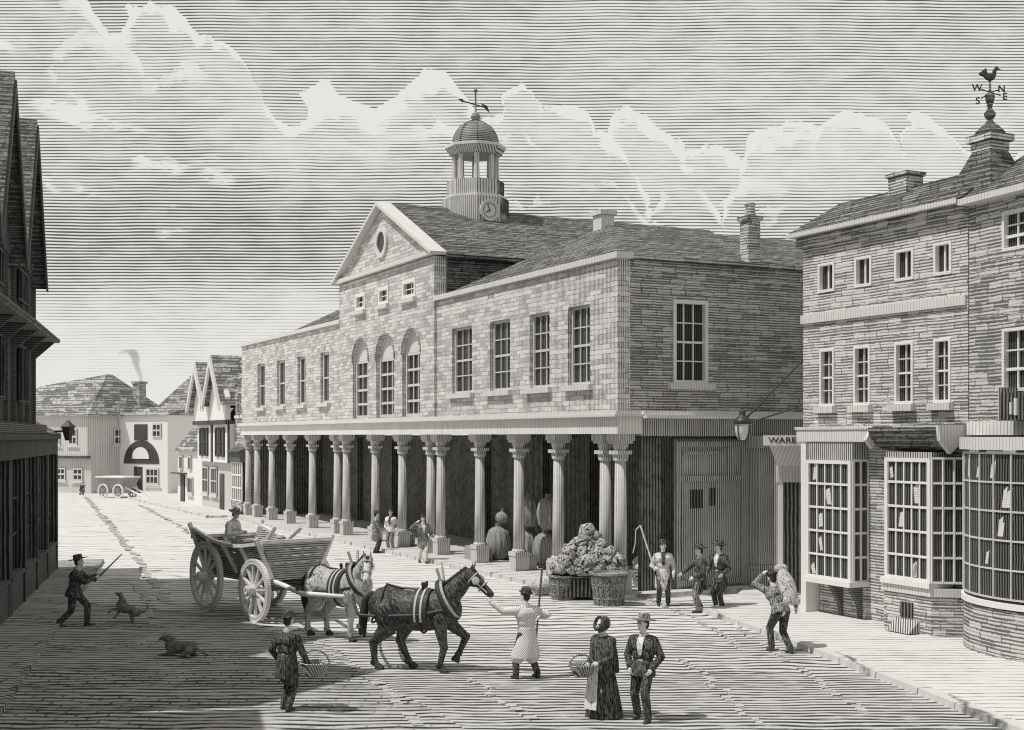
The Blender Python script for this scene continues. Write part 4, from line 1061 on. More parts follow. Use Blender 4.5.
    if cape:
        rg = []
        for f, a, b in ((0,.23,.29),(.3,.22,.285),(.6,.195,.265),(.85,.15,.225),(1,.09,.11)):
            c = (hipc + up*-.12).lerp(nb + up*.02, f); rg.append([c + fw*(a*math.cos(2*PI*j/30))*(1+.04*math.cos(8*2*PI*j/30)*(1-f)) + lat*(b*math.sin(2*PI*j/30)) for j in range(30)])
        MB().rings(rg).blob('cape', 'black', t, vox=.015, smooth=2)
    if not skirt: Tt.capsule(hipc - lat*.06, hipc + lat*.06, .125, .125).blob('trousers', trousers, t, vox=.012, smooth=2)
    for (sh, e, hd, d, k, a) in joints:
        MB().capsule(a + Vector((-.035,0,-.035)), a + Vector((.05,0,-.04)), .047, .045).capsule(a + Vector((.05,0,-.045)), a + Vector((.15,0,-.052)), .042, .034).capsule(a + Vector((0,0,.09)), a + Vector((-.01,0,-.02)), .052, .05).blob('boot', 'leather', t, vox=.013, smooth=1)
    # collar, shirt front, cravat
    MB().wheel_ring(nb + up*.03, up, .07, .085, .05, 20).build('collar', shirt or 'palecloth', t)
    if shirt:
        sf = MB(); st3 = [(waist + fw*.135, .03), (chest - up*.05 + fw*.16, .045), (chest + up*.04 + fw*.152, .055), (nb - up*.0 + fw*.085, .06)]
        for (p0, w0), (p1, w1) in zip(st3, st3[1:]): sf.hexa([p0-lat*w0, p0+lat*w0, p0+lat*w0+fw*.014, p0-lat*w0+fw*.014], [p1-lat*w1, p1+lat*w1, p1+lat*w1+fw*.014, p1-lat*w1+fw*.014])
        sf.build('shirt_front', shirt, t)
    if apron:
        MB().prism([Vector((.30,-.09,.93)),Vector((.30,.1,.93)),Vector((.40,.15,.2)),Vector((.40,-.12,.2))], (.02,0,0)).build('apron', 'palecloth', t)
    # hats
    hm = MB()
    hq = hr @ Matrix.Rotation(math.radians(-6), 3, 'Y')
    ht = lambda x, y, z: hc + hq @ Vector((x, y, z))
    def hring(prof): hm.rings([[ht(a*math.cos(2*PI*j/24) - .01, b*math.sin(2*PI*j/24), z) for j in range(24)] for a, b, z in prof])
    if hat == 'bowler': hring([(.145,.125,.068),(.15,.13,.078),(.112,.096,.083),(.112,.096,.13),(.1,.085,.165),(.06,.05,.188),(.002,.002,.192)])
    elif hat == 'wide': hring([(.22,.2,.062),(.225,.205,.074),(.112,.098,.085),(.106,.09,.15),(.09,.075,.178),(.05,.04,.172),(.002,.002,.168)])
    elif hat == 'cap':
        hring([(.108,.095,.06),(.125,.11,.1),(.11,.1,.135),(.05,.045,.15),(.002,.002,.152)]); hm.ell(ht(.11,0,.066), .06, .07, .012, hq)
    elif hat == 'top': hring([(.145,.125,.07),(.15,.13,.08),(.105,.09,.086),(.1,.086,.2),(.108,.095,.235),(.002,.002,.24)])
    elif hat == 'bonnet':
        hm.ell(ht(-.045,0,.03), .105, .115, .13, hq).wheel_ring(ht(.035,0,.015), hq @ Vector((1,0,.25)), .098, .135, .13, 24)
        hm.capsule(ht(.02,.09,-.06), ht(.05,.01,-.13), .018, .016).capsule(ht(.02,-.09,-.06), ht(.05,-.01,-.13), .018, .016)
    if hm.v: hm.build('bonnet' if hat == 'bonnet' else 'hat', hatmat, t, smooth=True)
    return t, joints

def hpos(t, p):
    """street position of a point given in a person's own measure"""
    return Matrix.Translation(t.location) @ t.rotation_euler.to_matrix().to_4x4() @ Matrix.Scale(t.scale.x, 4) @ Vector(p)

def rod(name, label, cat, a, b, r0, r1, mat='darkwood', extra=None):
    a, b = Vector(a), Vector(b); m = MB().tube(tuple(Vector((0,0,0))), tuple(b-a), r0, r1, 8)
    if extra: extra(m, b-a)
    return tag(m.build(name, mat, None, a), label, cat)

# man with the raised stick, left
t, j = person('bearded man in a wide hat lunging with a raised stick beside the dark left house', at(74,627), 5, 1.76, feet=((.28,.12),(-.33,-.1)), hip=.86, lean=8,
       hands=((.52,.1,1.22),(.5,-.06,1.18)), hat='wide', coat='black', hem=.72, curl=(1,1), head=(0,-5))
g0 = hpos(t, (.58,.0,1.2)); rod('stick', 'pale pointed stick raised by the man at the left', 'stick', g0 + Vector((-.12,0,-.12)), g0 + Vector((.55,.05,.55)), .03, .012, 'grey')
# basket man, seen from behind
t, j = person('stout man in a round hat seen from behind with a basket on his hip', at(287,711), 62, 1.62, feet=((.05,.11),(-.08,-.1)), lean=2, hands=((.12,.3,.9),(.12,-.4,.82)), hat='bowler', coat='black', hem=.6, curl=(.6,1))
b0 = hpos(t, (.14,-.52,.66))
def basket(name, label, c, r, h, handle=True):
    o = thing(name, label, 'basket', c)
    MB().lathe([(r*.7,0),(r*.72,.01),(r,h),(r*1.05,h+.02),(r*1.0,h+.03),(r*.9,h),(r*.62,.03),(.01,.03)], n=20).build('bowl', 'wicker', o)
    if handle: MB().path([(r*math.cos(t_), 0, h + r*.95*math.sin(t_)) for t_ in [PI*i/10 for i in range(11)]], .018, 6).build('handle', 'wicker', o)
    return o
basket('basket', 'wicker basket on the hip of the man seen from behind', b0, .24, .2)
# man leading the team
t, j = person('man in a pale smock reaching up to the bridle of the dark horse', at(527,679), 122, 1.68, feet=((.06,.22),(-.04,-.22)), lean=4, hands=((.30,.62,1.50),(.12,-.42,1.18)),
              elbow=((0,.3,-1),(-.6,-1,-.5)), coat='smock', hem=.42, hat='bowler', head=(20,-5), curl=(.9,1))
LEAD = t
g0 = hpos(t, (.18,-.45,1.2)); rod('whip', 'long dark whip held upright by the man in the pale smock', 'whip', g0 + Vector((-.12,.02,-.75)), g0 + Vector((.02,.1,.88)), .018, .02)
# couple in the foreground
t, j = person('woman in a dark cape and bonnet with a pale apron, basket on her arm', at(604,717), -132, 1.62, feet=((.05,.09),(-.05,-.09)), lean=2, hands=((.3,.12,1.0),(.36,-.05,1.0)),
              coat='black', skirt='black', hat='bonnet', hem=.85, apron=True, cape=True, head=(-22,0))
b0 = hpos(t, (.5,-.1,.78)); basket('basket', 'small basket held in front of the woman in the bonnet', b0, .2, .16)
person('man in a broad pale-banded hat and short dark jacket standing hands in pockets', at(643,721), -118, 1.68, feet=((.12,.14),(-.1,-.14)), lean=-3, hands=((.1,.2,.9),(.1,-.2,.9)), elbow=((-1,1,0),(-1,-1,0)),
       hat='wide', hatmat='grey', coat='black', hem=.76, shirt='palecloth', head=(-30,0))
# trio by the gate
t, j = person('man in a long white coat with a pole over his shoulder by the gate', at(663,606), -92, 1.74, feet=((0,.14),(0,-.12)), hands=((.1,.28,.88),(.2,-.22,1.05)), hat='bowler', coat='palecloth', hem=.52, shirt='black', curl=(.5,1))
g0 = hpos(t, (.24,-.26,1.08)); rod('drover_pole', 'pale pole with a hanging cord held by the man in the white coat', 'pole', g0 + Vector((.02,0,-.1)), g0 + Vector((-.36,.1,1.12)), .022, .022, 'cartrail',
    extra=lambda m, d: m.path([d, d + Vector((-.12,0,-.12)), d + Vector((-.14,0,-.5)), d + Vector((-.2,0,-.75))], .012, 5))
person('man in a dark belted jacket holding out his hand to the white coat', at(700,612.5), -165, 1.74, feet=((.1,.12),(-.08,-.12)), hands=((.25,.2,.95),(.5,-.1,1.0)), hat='wide', coat='black', hem=.6, trousers='grey', head=(-10,5))
person('man in a dark knee coat standing close behind the belted jacket', at(719,609.5), -130, 1.78, feet=((.05,.12),(-.05,-.12)), hands=((.2,.22,.95),(.2,-.26,.95)), hat='wide', coat='black', hem=.55, head=(-35,0), shirt='palecloth')
# sack carrier
t, j = person('stooping man carrying a full sack on his back along the kerb', at(781,653), 112, 1.80, feet=((.16,.12),(-.16,-.12)), hip=.88, lean=30, hands=((.38,.2,1.58),(-.1,-.3,.95)), elbow=((.6,1,.3),(-1,-.5,0)),
              coat='grey', hem=.8, hat='cap', trousers='black', head=(0,15))
sc = hpos(t, (.0,-.05,1.22))
sk = MB(); R3 = t.rotation_euler.to_matrix() @ Matrix.Rotation(math.radians(30), 3, 'Y')
sk.ell((0,0,0), .14, .2, .42, R3, 18, 12).ell(tuple(R3 @ Vector((0,.13,-.32))), .08,.08,.09, R3).ell(tuple(R3 @ Vector((0,-.13,-.32))), .08,.08,.09, R3).ell(tuple(R3 @ Vector((.02,0,.44))), .1,.16,.1, R3)
q = sk.blob('full_sack', 'sack', None, vox=.02, smooth=3, loc=sc + R3 @ Vector((-.22,0,.06))); tag(q, 'pale full sack on the back of the stooping man', 'sack')
# three by the columns
person('man in a dark tail coat talking in front of the middle columns', at(376,553), 8, 1.62, feet=((.08,.1),(-.06,-.1)), hands=((.4,.1,.98),(.36,-.12,1.0)), coat='grey', hem=.6, hat='bowler', group='people by the market columns')
person('man in a pale jacket facing the street at the foot of a column', at(391,551), -110, 1.66, feet=((.02,.11),(0,-.11)), hands=((.05,.27,.88),(.05,-.27,.88)), coat='palecloth', hem=.8, hat='top', trousers='grey', shirt='black', group='people by the market columns')
person('man walking between the columns with one arm raised', at(423,563), -75, 1.72, feet=((.2,.08),(-.16,-.1)), hands=((.15,.28,.95),(.2,-.28,1.5)), elbow=((-1,.5,-.3),(.2,-1,-.4)), coat='grey', hem=.62, hat='cap', trousers='palecloth', shirt='palecloth', group='people by the market columns')
# far small figure
person('small crouching figure by the far jettied cottage', at(81,495), -30, 1.25, feet=((.16,.12),(-.05,-.12)), hip=.62, lean=25, hands=((.4,.1,.5),(.4,-.1,.5)), coat='black', hem=.4, hat='cap', vox=.016)

# ------------------------------------------------------------------ horses and dogs
def quad(name, label, cat, loc, heading, scale, hide, legs, neck, headp, group, tailp, mane=True, dog=False, blaze=False, z0=0.0, pitch=0.0):
    t = thing(name, label, cat, (loc[0], loc[1], z0), math.radians(heading), group, scale)
    t.rotation_euler.y = math.radians(pitch)
    B = MB()
    def ringx(x, z, rz, ry, n=20): return [Vector((x, ry*math.sin(2*PI*j/n), z + rz*math.cos(2*PI*j/n))) for j in range(n)]
    if not dog: B.rings([ringx(*a) for a in ((-1.0,1.22,.08,.08),(-.95,1.2,.2,.18),(-.82,1.22,.32,.29),(-.6,1.22,.385,.33),(-.3,1.16,.37,.31),(0,1.12,.375,.33),(.25,1.14,.38,.32),(.5,1.18,.38,.29),(.7,1.2,.3,.24),(.84,1.18,.18,.15),(.88,1.18,.06,.06))])
    else: B.rings([ringx(*a) for a in ((-.9,1.15,.08,.06),(-.8,1.12,.24,.2),(-.5,1.12,.26,.22),(-.1,1.06,.28,.24),(.3,1.02,.36,.27),(.6,1.06,.36,.25),(.8,1.12,.22,.18),(.86,1.12,.06,.06))])
    # neck and head
    n0 = Vector((.55,0,1.34)); n1 = Vector(neck)
    for f0, f1 in ((0,.5),(.5,1)):
        for dz in (-.08,0,.06): B.capsule(n0.lerp(n1,f0) + Vector((dz*-.2,0,dz)), n0.lerp(n1,f1) + Vector((dz*-.2,0,dz*.6)), .22 - .1*f0 - abs(dz)*.5, .22 - .1*f1 - abs(dz)*.4)
    B.capsule((.45,0,1.42), n0.lerp(n1,.45) + Vector((-.05,0,.05)), .15, .1)
    hd = Vector(headp); d = (hd - n1).normalized(); lat = d.cross(Vector((0,0,1))).normalized(); up_ = lat.cross(d).normalized()
    L = (hd - n1).length
    B.capsule(n1, n1 + d*L*.45, .125, .1).capsule(n1 + d*L*.45, n1 + d*L*.85, .095, .075).capsule(n1 + d*L*.85, hd, .082, .07)
    B.ell(tuple(n1 + d*L*.22 - up_*.06), .13, .075, .11, Matrix((d, lat, up_)).transposed())
    for s in (-1,1):
        B.capsule(n1 + lat*(s*.06) + up_*.08 - d*.03, n1 + lat*(s*.085) + Vector((0,0,.1)) + up_*.17 - d*.03, .035, .012, 8, 2)
        B.capsule(n1 + d*L*.3 + lat*(s*.09) + up_*.03, n1 + d*L*.34 + lat*(s*.095) + up_*.03, .03, .025, 8, 2)
        B.capsule(hd + lat*(s*.04), hd + lat*(s*.045) + d*.02, .03, .026, 8, 2)
    hooves = []
    for (top, mid, hock, fet, hoof, front) in legs:
        if front: R = (.2,.12,.075,.055,.06)
        else: R = (.28,.18,.085,.058,.062)
        if dog: R = tuple(r*.8 for r in R)
        pts = [Vector(p) for p in (top, mid, hock, fet)]
        for a, b, r0, r1 in zip(pts, pts[1:], R, R[1:]): B.capsule(a, b, r0, r1)
        B.capsule(pts[2], pts[2], R[2]*1.12, R[2]*1.12)
        B.capsule(pts[3], hoof, R[3], R[4]); 
        B.capsule(pts[3], pts[3] + Vector((-.03,0,-.02)), R[3]*1.25, R[3]*1.1)
        hooves.append((Vector(hoof), (Vector(hoof) - pts[3]).normalized()))
    body = B.blob('body', hide, t, vox=.02, smooth=4)
    body.data.materials.append(M['hair']); body.data.materials.append(M['palecloth'])
    eyes = [n1 + d*L*.32 + lat*(s*.125) + up_*.03 for s in (-1,1)]
    for p in body.data.polygons:
        if min((p.center - e).length for e in eyes) < .045: p.material_index = 1
        elif blaze:
            q = p.center - n1; xx, yy, zz = q.dot(d), q.dot(lat), q.dot(up_)
            if .08*L < xx < L*.98 and abs(yy) < .05 and zz > .02: p.material_index = 2
    for h, dd in hooves:
        if dog: MB().capsule(h, h + Vector((.07,0,-.01)), .06, .05).build('paw', hide, t, smooth=True)
        else: MB().tube(tuple(h - dd*.03), tuple(h + dd*.075 + Vector((.02,0,0))), .066, .09, 14).build('hoof', 'hoof', t)
    # tail, mane
    T = MB()
    for a, b in zip(tailp, tailp[1:]): T.capsule(a[:3], b[:3], a[3], b[3])
    T.blob('tail', 'hair' if not dog else hide, t, vox=.018, smooth=2)
    if mane:
        mm = MB(); 
        for i in range(9):
            f = i/8; p = Vector((.42,0,1.56)).lerp(n1 + Vector((-.1,0,.1)), f); mm.capsule(p, p + Vector((-.02,.12 if i%2 else .09,-.2)), .05, .025)
        mm.capsule(n1 + up_*.1, n1 + d*.14 + up_*.1, .05, .02)
        mm.blob('mane', 'hair', t, vox=.018, smooth=1)
    return t, n0, n1, hd, d, lat, up_, L
def hleg(x, s, dx=(0,0,0), lift=0): return ((-.58,s*.17,1.12), (-.48+dx[0]*.5,s*.2,.82), (-.74+dx[0],s*.18,.52), (-.68+dx[1],s*.17,.15+lift), (-.63+dx[2],s*.17,.06+lift), False)
def fleg(s, dx=(0,0,0), lift=0): return ((.52,s*.15,1.05), (.5+dx[0]*.5,s*.17,.8), (.53+dx[0],s*.16,.48), (.53+dx[1],s*.16,.15+lift), (.58+dx[2],s*.16,.06+lift), True)
def harness(t, n0, n1, hd, d, lat, up_, L, saddle=True):
    ax = (n1 - n0).normalized(); ax = Vector((ax.x, 0, ax.z*.5)).normalized(); c = Vector((.60,0,1.36))
    m = MB(); R = []
    a, b = Vector((0,1,0)), ax.cross(Vector((0,1,0))).normalized()
    n = 24
    m_pts = [c + a*(.265*math.sin(2*PI*i/n)) + b*(.37*math.cos(2*PI*i/n)) for i in range(n+1)]
    for p, q in zip(m_pts, m_pts[1:]): m.capsule(p, q, .065, .065, 8, 2)
    col_ = m.blob('collar', 'leather', t, vox=.02, smooth=1)
    hm = MB()
    for s in (-1,1):
        pts = [c + ax*.07 + a*(s*.28*math.sin(tq)) + b*(-.38*math.cos(tq)) for tq in [PI*.05+PI*.85*i/9 for i in range(10)]]
        if pts[0].z < pts[-1].z: pts = pts[::-1]
        top_ = pts[0] + Vector((-.06, s*.06, .26)); hm.path([top_] + pts, .03, 6)
    hm.build('hames', 'leatherpale', col_)
    sp = MB(); n = 18
    def ring(x, grow, z=1.13): return [Vector((x, (.335+grow)*math.sin(tq), z + (.385+grow)*math.cos(tq))) for tq in [-PI*.62 + 2*PI*.62*i/n for i in range(n+1)]]
    for x0, x1, gr, nm, mt in ((-.02,.3,.02,'saddle_pad','leather'),):
        r0, r1 = ring(x0, gr), ring(x1, gr); r2, r3 = ring(x1, gr+.03), ring(x0, gr+.03)
        pad = MB().rings([r0,r1,r2,r3,r0], caps=False, closed=False).build(nm, mt, t)
        MB().rings([ring(.06,gr+.032),ring(.1,gr+.032),ring(.1,gr+.045),ring(.06,gr+.045)], caps=False, closed=False).rings([ring(.18,gr+.032),ring(.22,gr+.032),ring(.22,gr+.045),ring(.18,gr+.045)], caps=False, closed=False).build('strap', 'leatherpale', pad)
        kb = MB()
        for s in (-1,1): kb.capsule((.14, s*.07, 1.55), (.14, s*.09, 1.66), .025, .04, 8, 2)
        kb.build('terret', 'iron', pad, smooth=True)
    g = MB()
    full = [Vector((.14, .355*math.sin(2*PI*i/24), 1.125 + .4*math.cos(2*PI*i/24))) for i in range(25)]
    g.path(full, .022, 6)
    full = [Vector((-.62 - .3*max(0,-math.cos(2*PI*i/24)), .35*math.sin(2*PI*i/24), 1.24 + .37*math.cos(2*PI*i/24))) for i in range(25)]
    g.path(full, .022, 6)
    for s in (-1,1): g.path([(.62,s*.3,1.2),(.14,s*.37,1.1),(-.6,s*.37,1.05),(-1.05,s*.34,1.05)], .028, 6)
    g.path([(.14,0,1.54),(-.3,0,1.55),(-.65,0,1.625)], .02, 6)
    g.build('harness_straps', 'leather', t)
    br = MB()
    def hring(f, ry, rz, dz=0): return [n1 + d*L*f + lat*(ry*math.sin(2*PI*i/16)) + up_*(rz*math.cos(2*PI*i/16)+dz) for i in range(17)]
    br.path(hring(.62,.1,.11), .014, 5).path(hring(.16,.12,.15,-.02), .014, 5)
    for s in (-1,1):
        br.path([n1 + d*L*.16 + lat*(s*.125), n1 + d*L*.62 + lat*(s*.105), n1 + d*L*.9 + lat*(s*.085)], .014, 5)
        br.ell(tuple(n1 + d*L*.34 + lat*(s*.15) + up_*.03), .08, .012, .075, Matrix((d, lat, up_)).transposed())
    br.build('bridle', 'leatherpale', t)

cartO = (-7.3, 34.8); fx_, fy_ = .62, -.785
H1 = (-3.92, 29.55); H1H = math.degrees(math.atan2(-.62,.78))
h1 = quad('draught_horse', 'dapple grey shaft horse with a white blaze pulling the cart', 'horse', H1, H1H, 1.02, 'hide_grey',
     [hleg(0,1,(.12,.1,.1)), hleg(0,-1,(-.12,-.16,-.14),.02), fleg(1,(.16,-.06,-.06),.16), fleg(-1,(-.02,-.04,-.04))],
     (.95,-.07,1.80), (1.17,-.35,1.38), 'cart team', [(-.95,0,1.4,.06),(-1.12,0,1.25,.08),(-1.16,.02,.8,.09),(-1.12,.02,.5,.03)], blaze=True)
harness(*h1)
H2_ = (-1.85, 25.55); H2H = math.degrees(math.atan2(-.30,.95))
h2 = quad('draught_horse', 'dark lead horse stepping out with one foreleg raised', 'horse', H2_, H2H, 1.03, 'hide_dark',
     [hleg(0,1,(.3,.42,.44)), hleg(0,-1,(-.1,-.14,-.12)), ((.52,.15,1.05),(.66,.17,.84),(.92,.16,.66),(.78,.16,.34),(.72,.16,.25),True), fleg(-1,(.06,-.02,-.02))],
     (1.06,0,1.86), (1.46,.0,1.50), 'cart team', [(-.95,0,1.42,.06),(-1.08,0,1.3,.08),(-1.13,-.02,.9,.09),(-1.1,-.02,.6,.03)])
harness(*h2)
# traces between the two horses
def wpt(t, p): return Matrix.Translation(t.location) @ t.rotation_euler.to_matrix().to_4x4() @ Matrix.Scale(t.scale.x,4) @ Vector(p)
for s, w in ((1,'far'),(-1,'near')):
    a = wpt(h1[0], (.75,s*.33,1.05)); b = wpt(h2[0], (-1.05,s*.34,1.05)); m = MB(); n = 14
    for i in range(n):
        p = (b-a)*(i/n); q = (b-a)*((i+.9)/n); zz = lambda f: Vector((0,0,-.1*math.sin(PI*f)))
        m.capsule(p+zz(i/n), q+zz((i+.9)/n), .036 if i%2 else .026, .036 if i%2 else .026, 8, 2)
    tag(m.build('trace_chain', 'iron', None, a, smooth=True), 'thick chain on the %s side between the grey horse and the dark lead horse' % w, 'chain')

dg, *_ = quad('dog', 'small dog rearing up in front of the man with the stick', 'dog', at(122,623), 172, .38, 'hide_dog',
   [((-.55,.17,1.1),(-.45,.2,.8),(-.7,.18,.45),(-.62,.17,.12),(-.56,.17,.05),False), ((-.55,-.17,1.1),(-.35,-.2,.8),(-.55,-.18,.45),(-.4,-.17,.12),(-.34,-.17,.05),False),
    ((.5,.15,1.0),(.62,.18,.78),(.9,.18,.66),(1.02,.18,.42),(1.04,.18,.36),True), ((.5,-.15,1.0),(.55,-.18,.72),(.62,-.18,.4),(.66,-.18,.1),(.7,-.18,.05),True)],
   (.86,0,1.68), (1.2,0,1.62), 'dogs in the street', [(-.85,0,1.22,.06),(-1.1,0,1.4,.06),(-1.15,0,1.75,.05),(-1.0,0,1.9,.03)], mane=False, dog=True, pitch=-24, z0=-.02)
dg2, *_ = quad('dog', 'dark shaggy dog crouching low on the cobbles', 'dog', at(181,657), 160, .43, 'hide_dog',
   [((-.55,.2,.95),(-.35,.3,.78),(-.7,.3,.66),(-.4,.3,.64),(-.3,.3,.62),False), ((-.55,-.2,.95),(-.35,-.3,.78),(-.7,-.3,.66),(-.4,-.3,.64),(-.3,-.3,.62),False),
    ((.5,.18,.95),(.55,.2,.8),(.75,.2,.68),(1.0,.2,.64),(1.06,.2,.62),True), ((.5,-.18,.95),(.55,-.2,.8),(.75,-.2,.68),(1.0,-.2,.64),(1.06,-.2,.62),True)],
   (.9,0,1.48), (1.22,0,1.36), 'dogs in the street', [(-.85,0,1.1,.06),(-1.1,0,.95,.07),(-1.4,0,.8,.06),(-1.6,0,.74,.03)], mane=False, dog=True, z0=-.245)

# ------------------------------------------------------------------ the cart
ct = thing('hay_cart', 'four-wheeled farm cart with flared boarded sides drawn by two horses', 'cart', (cartO[0], cartO[1], 0), math.atan2(fy_, fx_))
def cart_wheel(x, y, r):
    w = MB().wheel_ring((0,0,0), (0,1,0), r*.83, r*.905, .11, 36).build('wheel', 'cartrail', ct, (x, y, r))
    MB().wheel_ring((0,0,0), (0,1,0), r*.926, r, .11, 36).build('tyre', 'cartrail', w)
    MB().wheel_ring((0,0,0), (0,1,0), r*.9055, r*.9255, .08, 36).build('groove', 'iron', w)
    MB().tube((0,-.22,0),(0,.18,0), .13,.13,16).wheel_ring((0,-.23,0),(0,1,0),.05,.1,.04,16).build('hub', 'cartrail', w)
    sp = MB()
    for i in range(12):
        a = 2*PI*i/12 + .1; sp.bar((.12*math.cos(a),0,.12*math.sin(a)), (r*.87*math.cos(a),0,r*.87*math.sin(a)), .05, .07, up=(0,1,0))
    sp.build('spokes', 'cartrail', w)
for s in (-1,1): cart_wheel(0, s*.95, .92); cart_wheel(2.6, s*.88, .78)
MB().tube((0,-.95,.92),(0,.95,.92),.06,.06,10).build('axle', 'darkwood', ct); MB().tube((2.6,-.88,.78),(2.6,.88,.78),.06,.06,10).build('axle', 'darkwood', ct)
x0, x1 = -.75, 3.05; zb, zt0, zt1 = 1.12, 2.12, 1.95; yb, yt = .62, .98
MB().box(x0, x1, -.62, .62, zb-.08, zb).build('floor', 'cartwood', ct)
ch_ = MB()
for s in (-1,1): ch_.bar((x0-.1,s*.55,zb-.16),(x1+.1,s*.55,zb-.16),.12,.14)
ch_.bar((2.3,-.6,zb-.3),(2.3,.6,zb-.3),.3,.2); ch_.build('chassis', 'cartwood', ct)
def sag(f): return zt0 + (zt1-zt0)*f - .22*math.sin(PI*f)
for s in (-1,1):
    sd = MB(); N = 10
    for r_ in range(4):
        f0, f1 = r_/4 + .012, (r_+1)/4 - .012
        for i in range(N):
            a, b = i/N, (i+1)/N
            pt = lambda fx, fz, o=0: Vector((x0 + (x1-x0)*fx, s*(yb + (yt-yb)*fz + o), zb + (sag(fx)-zb)*fz))
            sd.hexa([pt(a,f0), pt(b,f0), pt(b,f0,-.035), pt(a,f0,-.035)], [pt(a,f1), pt(b,f1), pt(b,f1,-.035), pt(a,f1,-.035)])
    sd = sd.build('side_boards', 'cartwood', ct)
    rl = MB()
    for i in range(N): rl.bar(pt(i/N,1.02,.01), pt((i+1)/N,1.02,.01), .09, .085)
    rl.build('top_rail', 'cartrail', sd)
    for fx in (.0,.27,.5,.75,1.0):
        ex = .16 if fx in (0,1) else .02
        MB().bar(pt(fx,-.05,.03), pt(fx,1+ex,.045), .1, .07, up=(1,0,0)).build('side_stay', 'cartrail', sd)
def board(x, lean_, zt, name):
    m = MB()
    for r_ in range(5):
        f0, f1 = r_/5+.01, (r_+1)/5-.01
        q = lambda f, s, o: (x + lean_*f + o, s*(yb-.02 + (yt-yb)*f), zb + (zt-zb)*f)
        m.hexa([q(f0,-1,0), q(f0,1,0), q(f0,1,.035), q(f0,-1,.035)], [q(f1,-1,0), q(f1,1,0), q(f1,1,.035), q(f1,-1,.035)])
    m = m.build(name, 'cartwood', ct)
    MB().bar((x+lean_+.02,-yt-.02,zt+.03),(x+lean_+.02,yt+.02,zt+.03),.08,.09).build('top_rail', 'cartrail', m)
    return m
board(x1-.05, .16, zt1+.02, 'front_board'); board(x0+.02, -.1, zt0-.25, 'tail_board')
sh = MB()
a1 = Vector((x1-.2, -.52, zb-.12)); 
inv = ct.rotation_euler.to_matrix().transposed()
for s in (-1,1):
    e = inv @ (wpt(h1[0], (.55,s*.42,1.02)) - Vector(ct.location)); m_ = inv @ (wpt(h1[0], (-.75,s*.43,.98)) - Vector(ct.location))
    MB().capsule((x1-.3, s*.5, zb-.1), m_, .065, .06).capsule(m_, e, .06, .045).build('shaft', 'cartrail', ct, smooth=True)
# what the cart carries
ctw = lambda p: Matrix.Translation(ct.location) @ ct.rotation_euler.to_matrix().to_4x4() @ Vector(p)
for i, (a, b, lb) in enumerate((((1.5,.1,1.45),(2.75,.35,2.3),'longer pale pole leaning over the front of the cart load'), ((1.3,-.1,1.5),(2.05,.0,2.3),'shorter pale pole sticking up in the cart bed'))):
    A_, B_ = ctw(a), ctw(b); rod('pole', lb, 'pole', A_, B_, .06, .055, 'cartrail')
ld = MB()
for i in range(6): ld.bar((.6+.05*i, -.5+.2*i, 1.25+.04*(i%3)), (2.9, -.45+.18*i, 1.32+.07*(i%2)), .16, .1)
ld = ld.build('plank_load', 'cartwood', None, ctw((0,0,0))); ld.rotation_euler.z = ct.rotation_euler.z
tag(ld, 'loose planks lying on the floor of the farm cart', 'planks')
dl = ctw((-.62,.0,0))
person('driver in a pale shirt and soft hat sitting in the back of the cart', (dl.x, dl.y), -25, 1.7, feet=((.42,.12),(.42,-.12)), footz=(-.32,-.32), hip=.34, lean=20, head=(0,22), hands=((.4,.2,.5),(.42,-.15,.5)), coat='palecloth', hem=.3, hat='wide', hatmat='grey', trousers='grey', z0=1.5, group='people in the street')
st_ = MB().box(-.3,.15,-.6,.7,0,.08); st_ = None
MB().box(-.7,-.35,-.72,.72,1.72,1.78).build('seat_board', 'cartrail', ct)

# far barrow
fb = thing('handcart', 'small box cart standing with lowered shafts before the far warehouse', 'cart', (*at(118,497.5),0), math.radians(-28))
for s in (-1,1):
    for x in (-.75,.75):
        w = MB().wheel_ring((0,0,0),(0,1,0),.42,.52,.1,20).build('wheel', 'cartrail', fb, (x, s*.75, .52))
        sp = MB()
        for i in range(8): a = PI*i/4; sp.bar((0,0,0),(.44*math.cos(a),0,.44*math.sin(a)),.06,.06,up=(0,1,0))
        sp.build('spokes', 'cartwood', w)
MB().hexa([(-1.1,-.6,.75),(1.1,-.6,.75),(1.1,.6,.75),(-1.1,.6,.75)], [(-1.35,-.85,1.5),(1.35,-.85,1.5),(1.35,.85,1.5),(-1.35,.85,1.5)]).build('body', 'cartwood', fb)
MB().box(-1.42,1.42,-.9,.9,1.502,1.6).build('top_rail', 'cartrail', fb)
for s in (-1,1): MB().capsule((1.1,s*.4,.8),(3.0,s*.4,.08),.07,.06).build('shaft', 'cartrail', fb)

# ------------------------------------------------------------------ market goods
def cabbage_mesh(seed):
    rnd = random.Random(seed); m = MB(); m.ell((0,0,0), .13, .13, .115, None, 14, 9)
    for k in range(7):
        a = 2*PI*k/7 + rnd.uniform(-.3,.3); tilt = rnd.uniform(.5,1.0)
        R_ = Matrix.Rotation(a, 3, 'Z') @ Matrix.Rotation(tilt, 3, 'Y'); c = R_ @ Vector((.0,0,.105))
        rg = []
        for i in range(5):
            f = i/4*PI*.46; rr = .15*math.sin(f)
            rg.append([R_ @ Vector((max(rr,.002)*math.cos(2*PI*j/12)*(1+.16*math.sin(4*2*PI*j/12+k)), max(rr,.002)*1.15*math.sin(2*PI*j/12), .15*math.cos(f) + (.05*(i==4)+.02*(i==3))*math.sin(4*2*PI*j/12+k))) for j in range(12)])
        m.rings(rg, caps=False)
    return m.mesh('cabbage', 'cabbage', smooth=True)
cm_ = [cabbage_mesh(i) for i in range(4)]
SXc, SYc = at(592, 602)
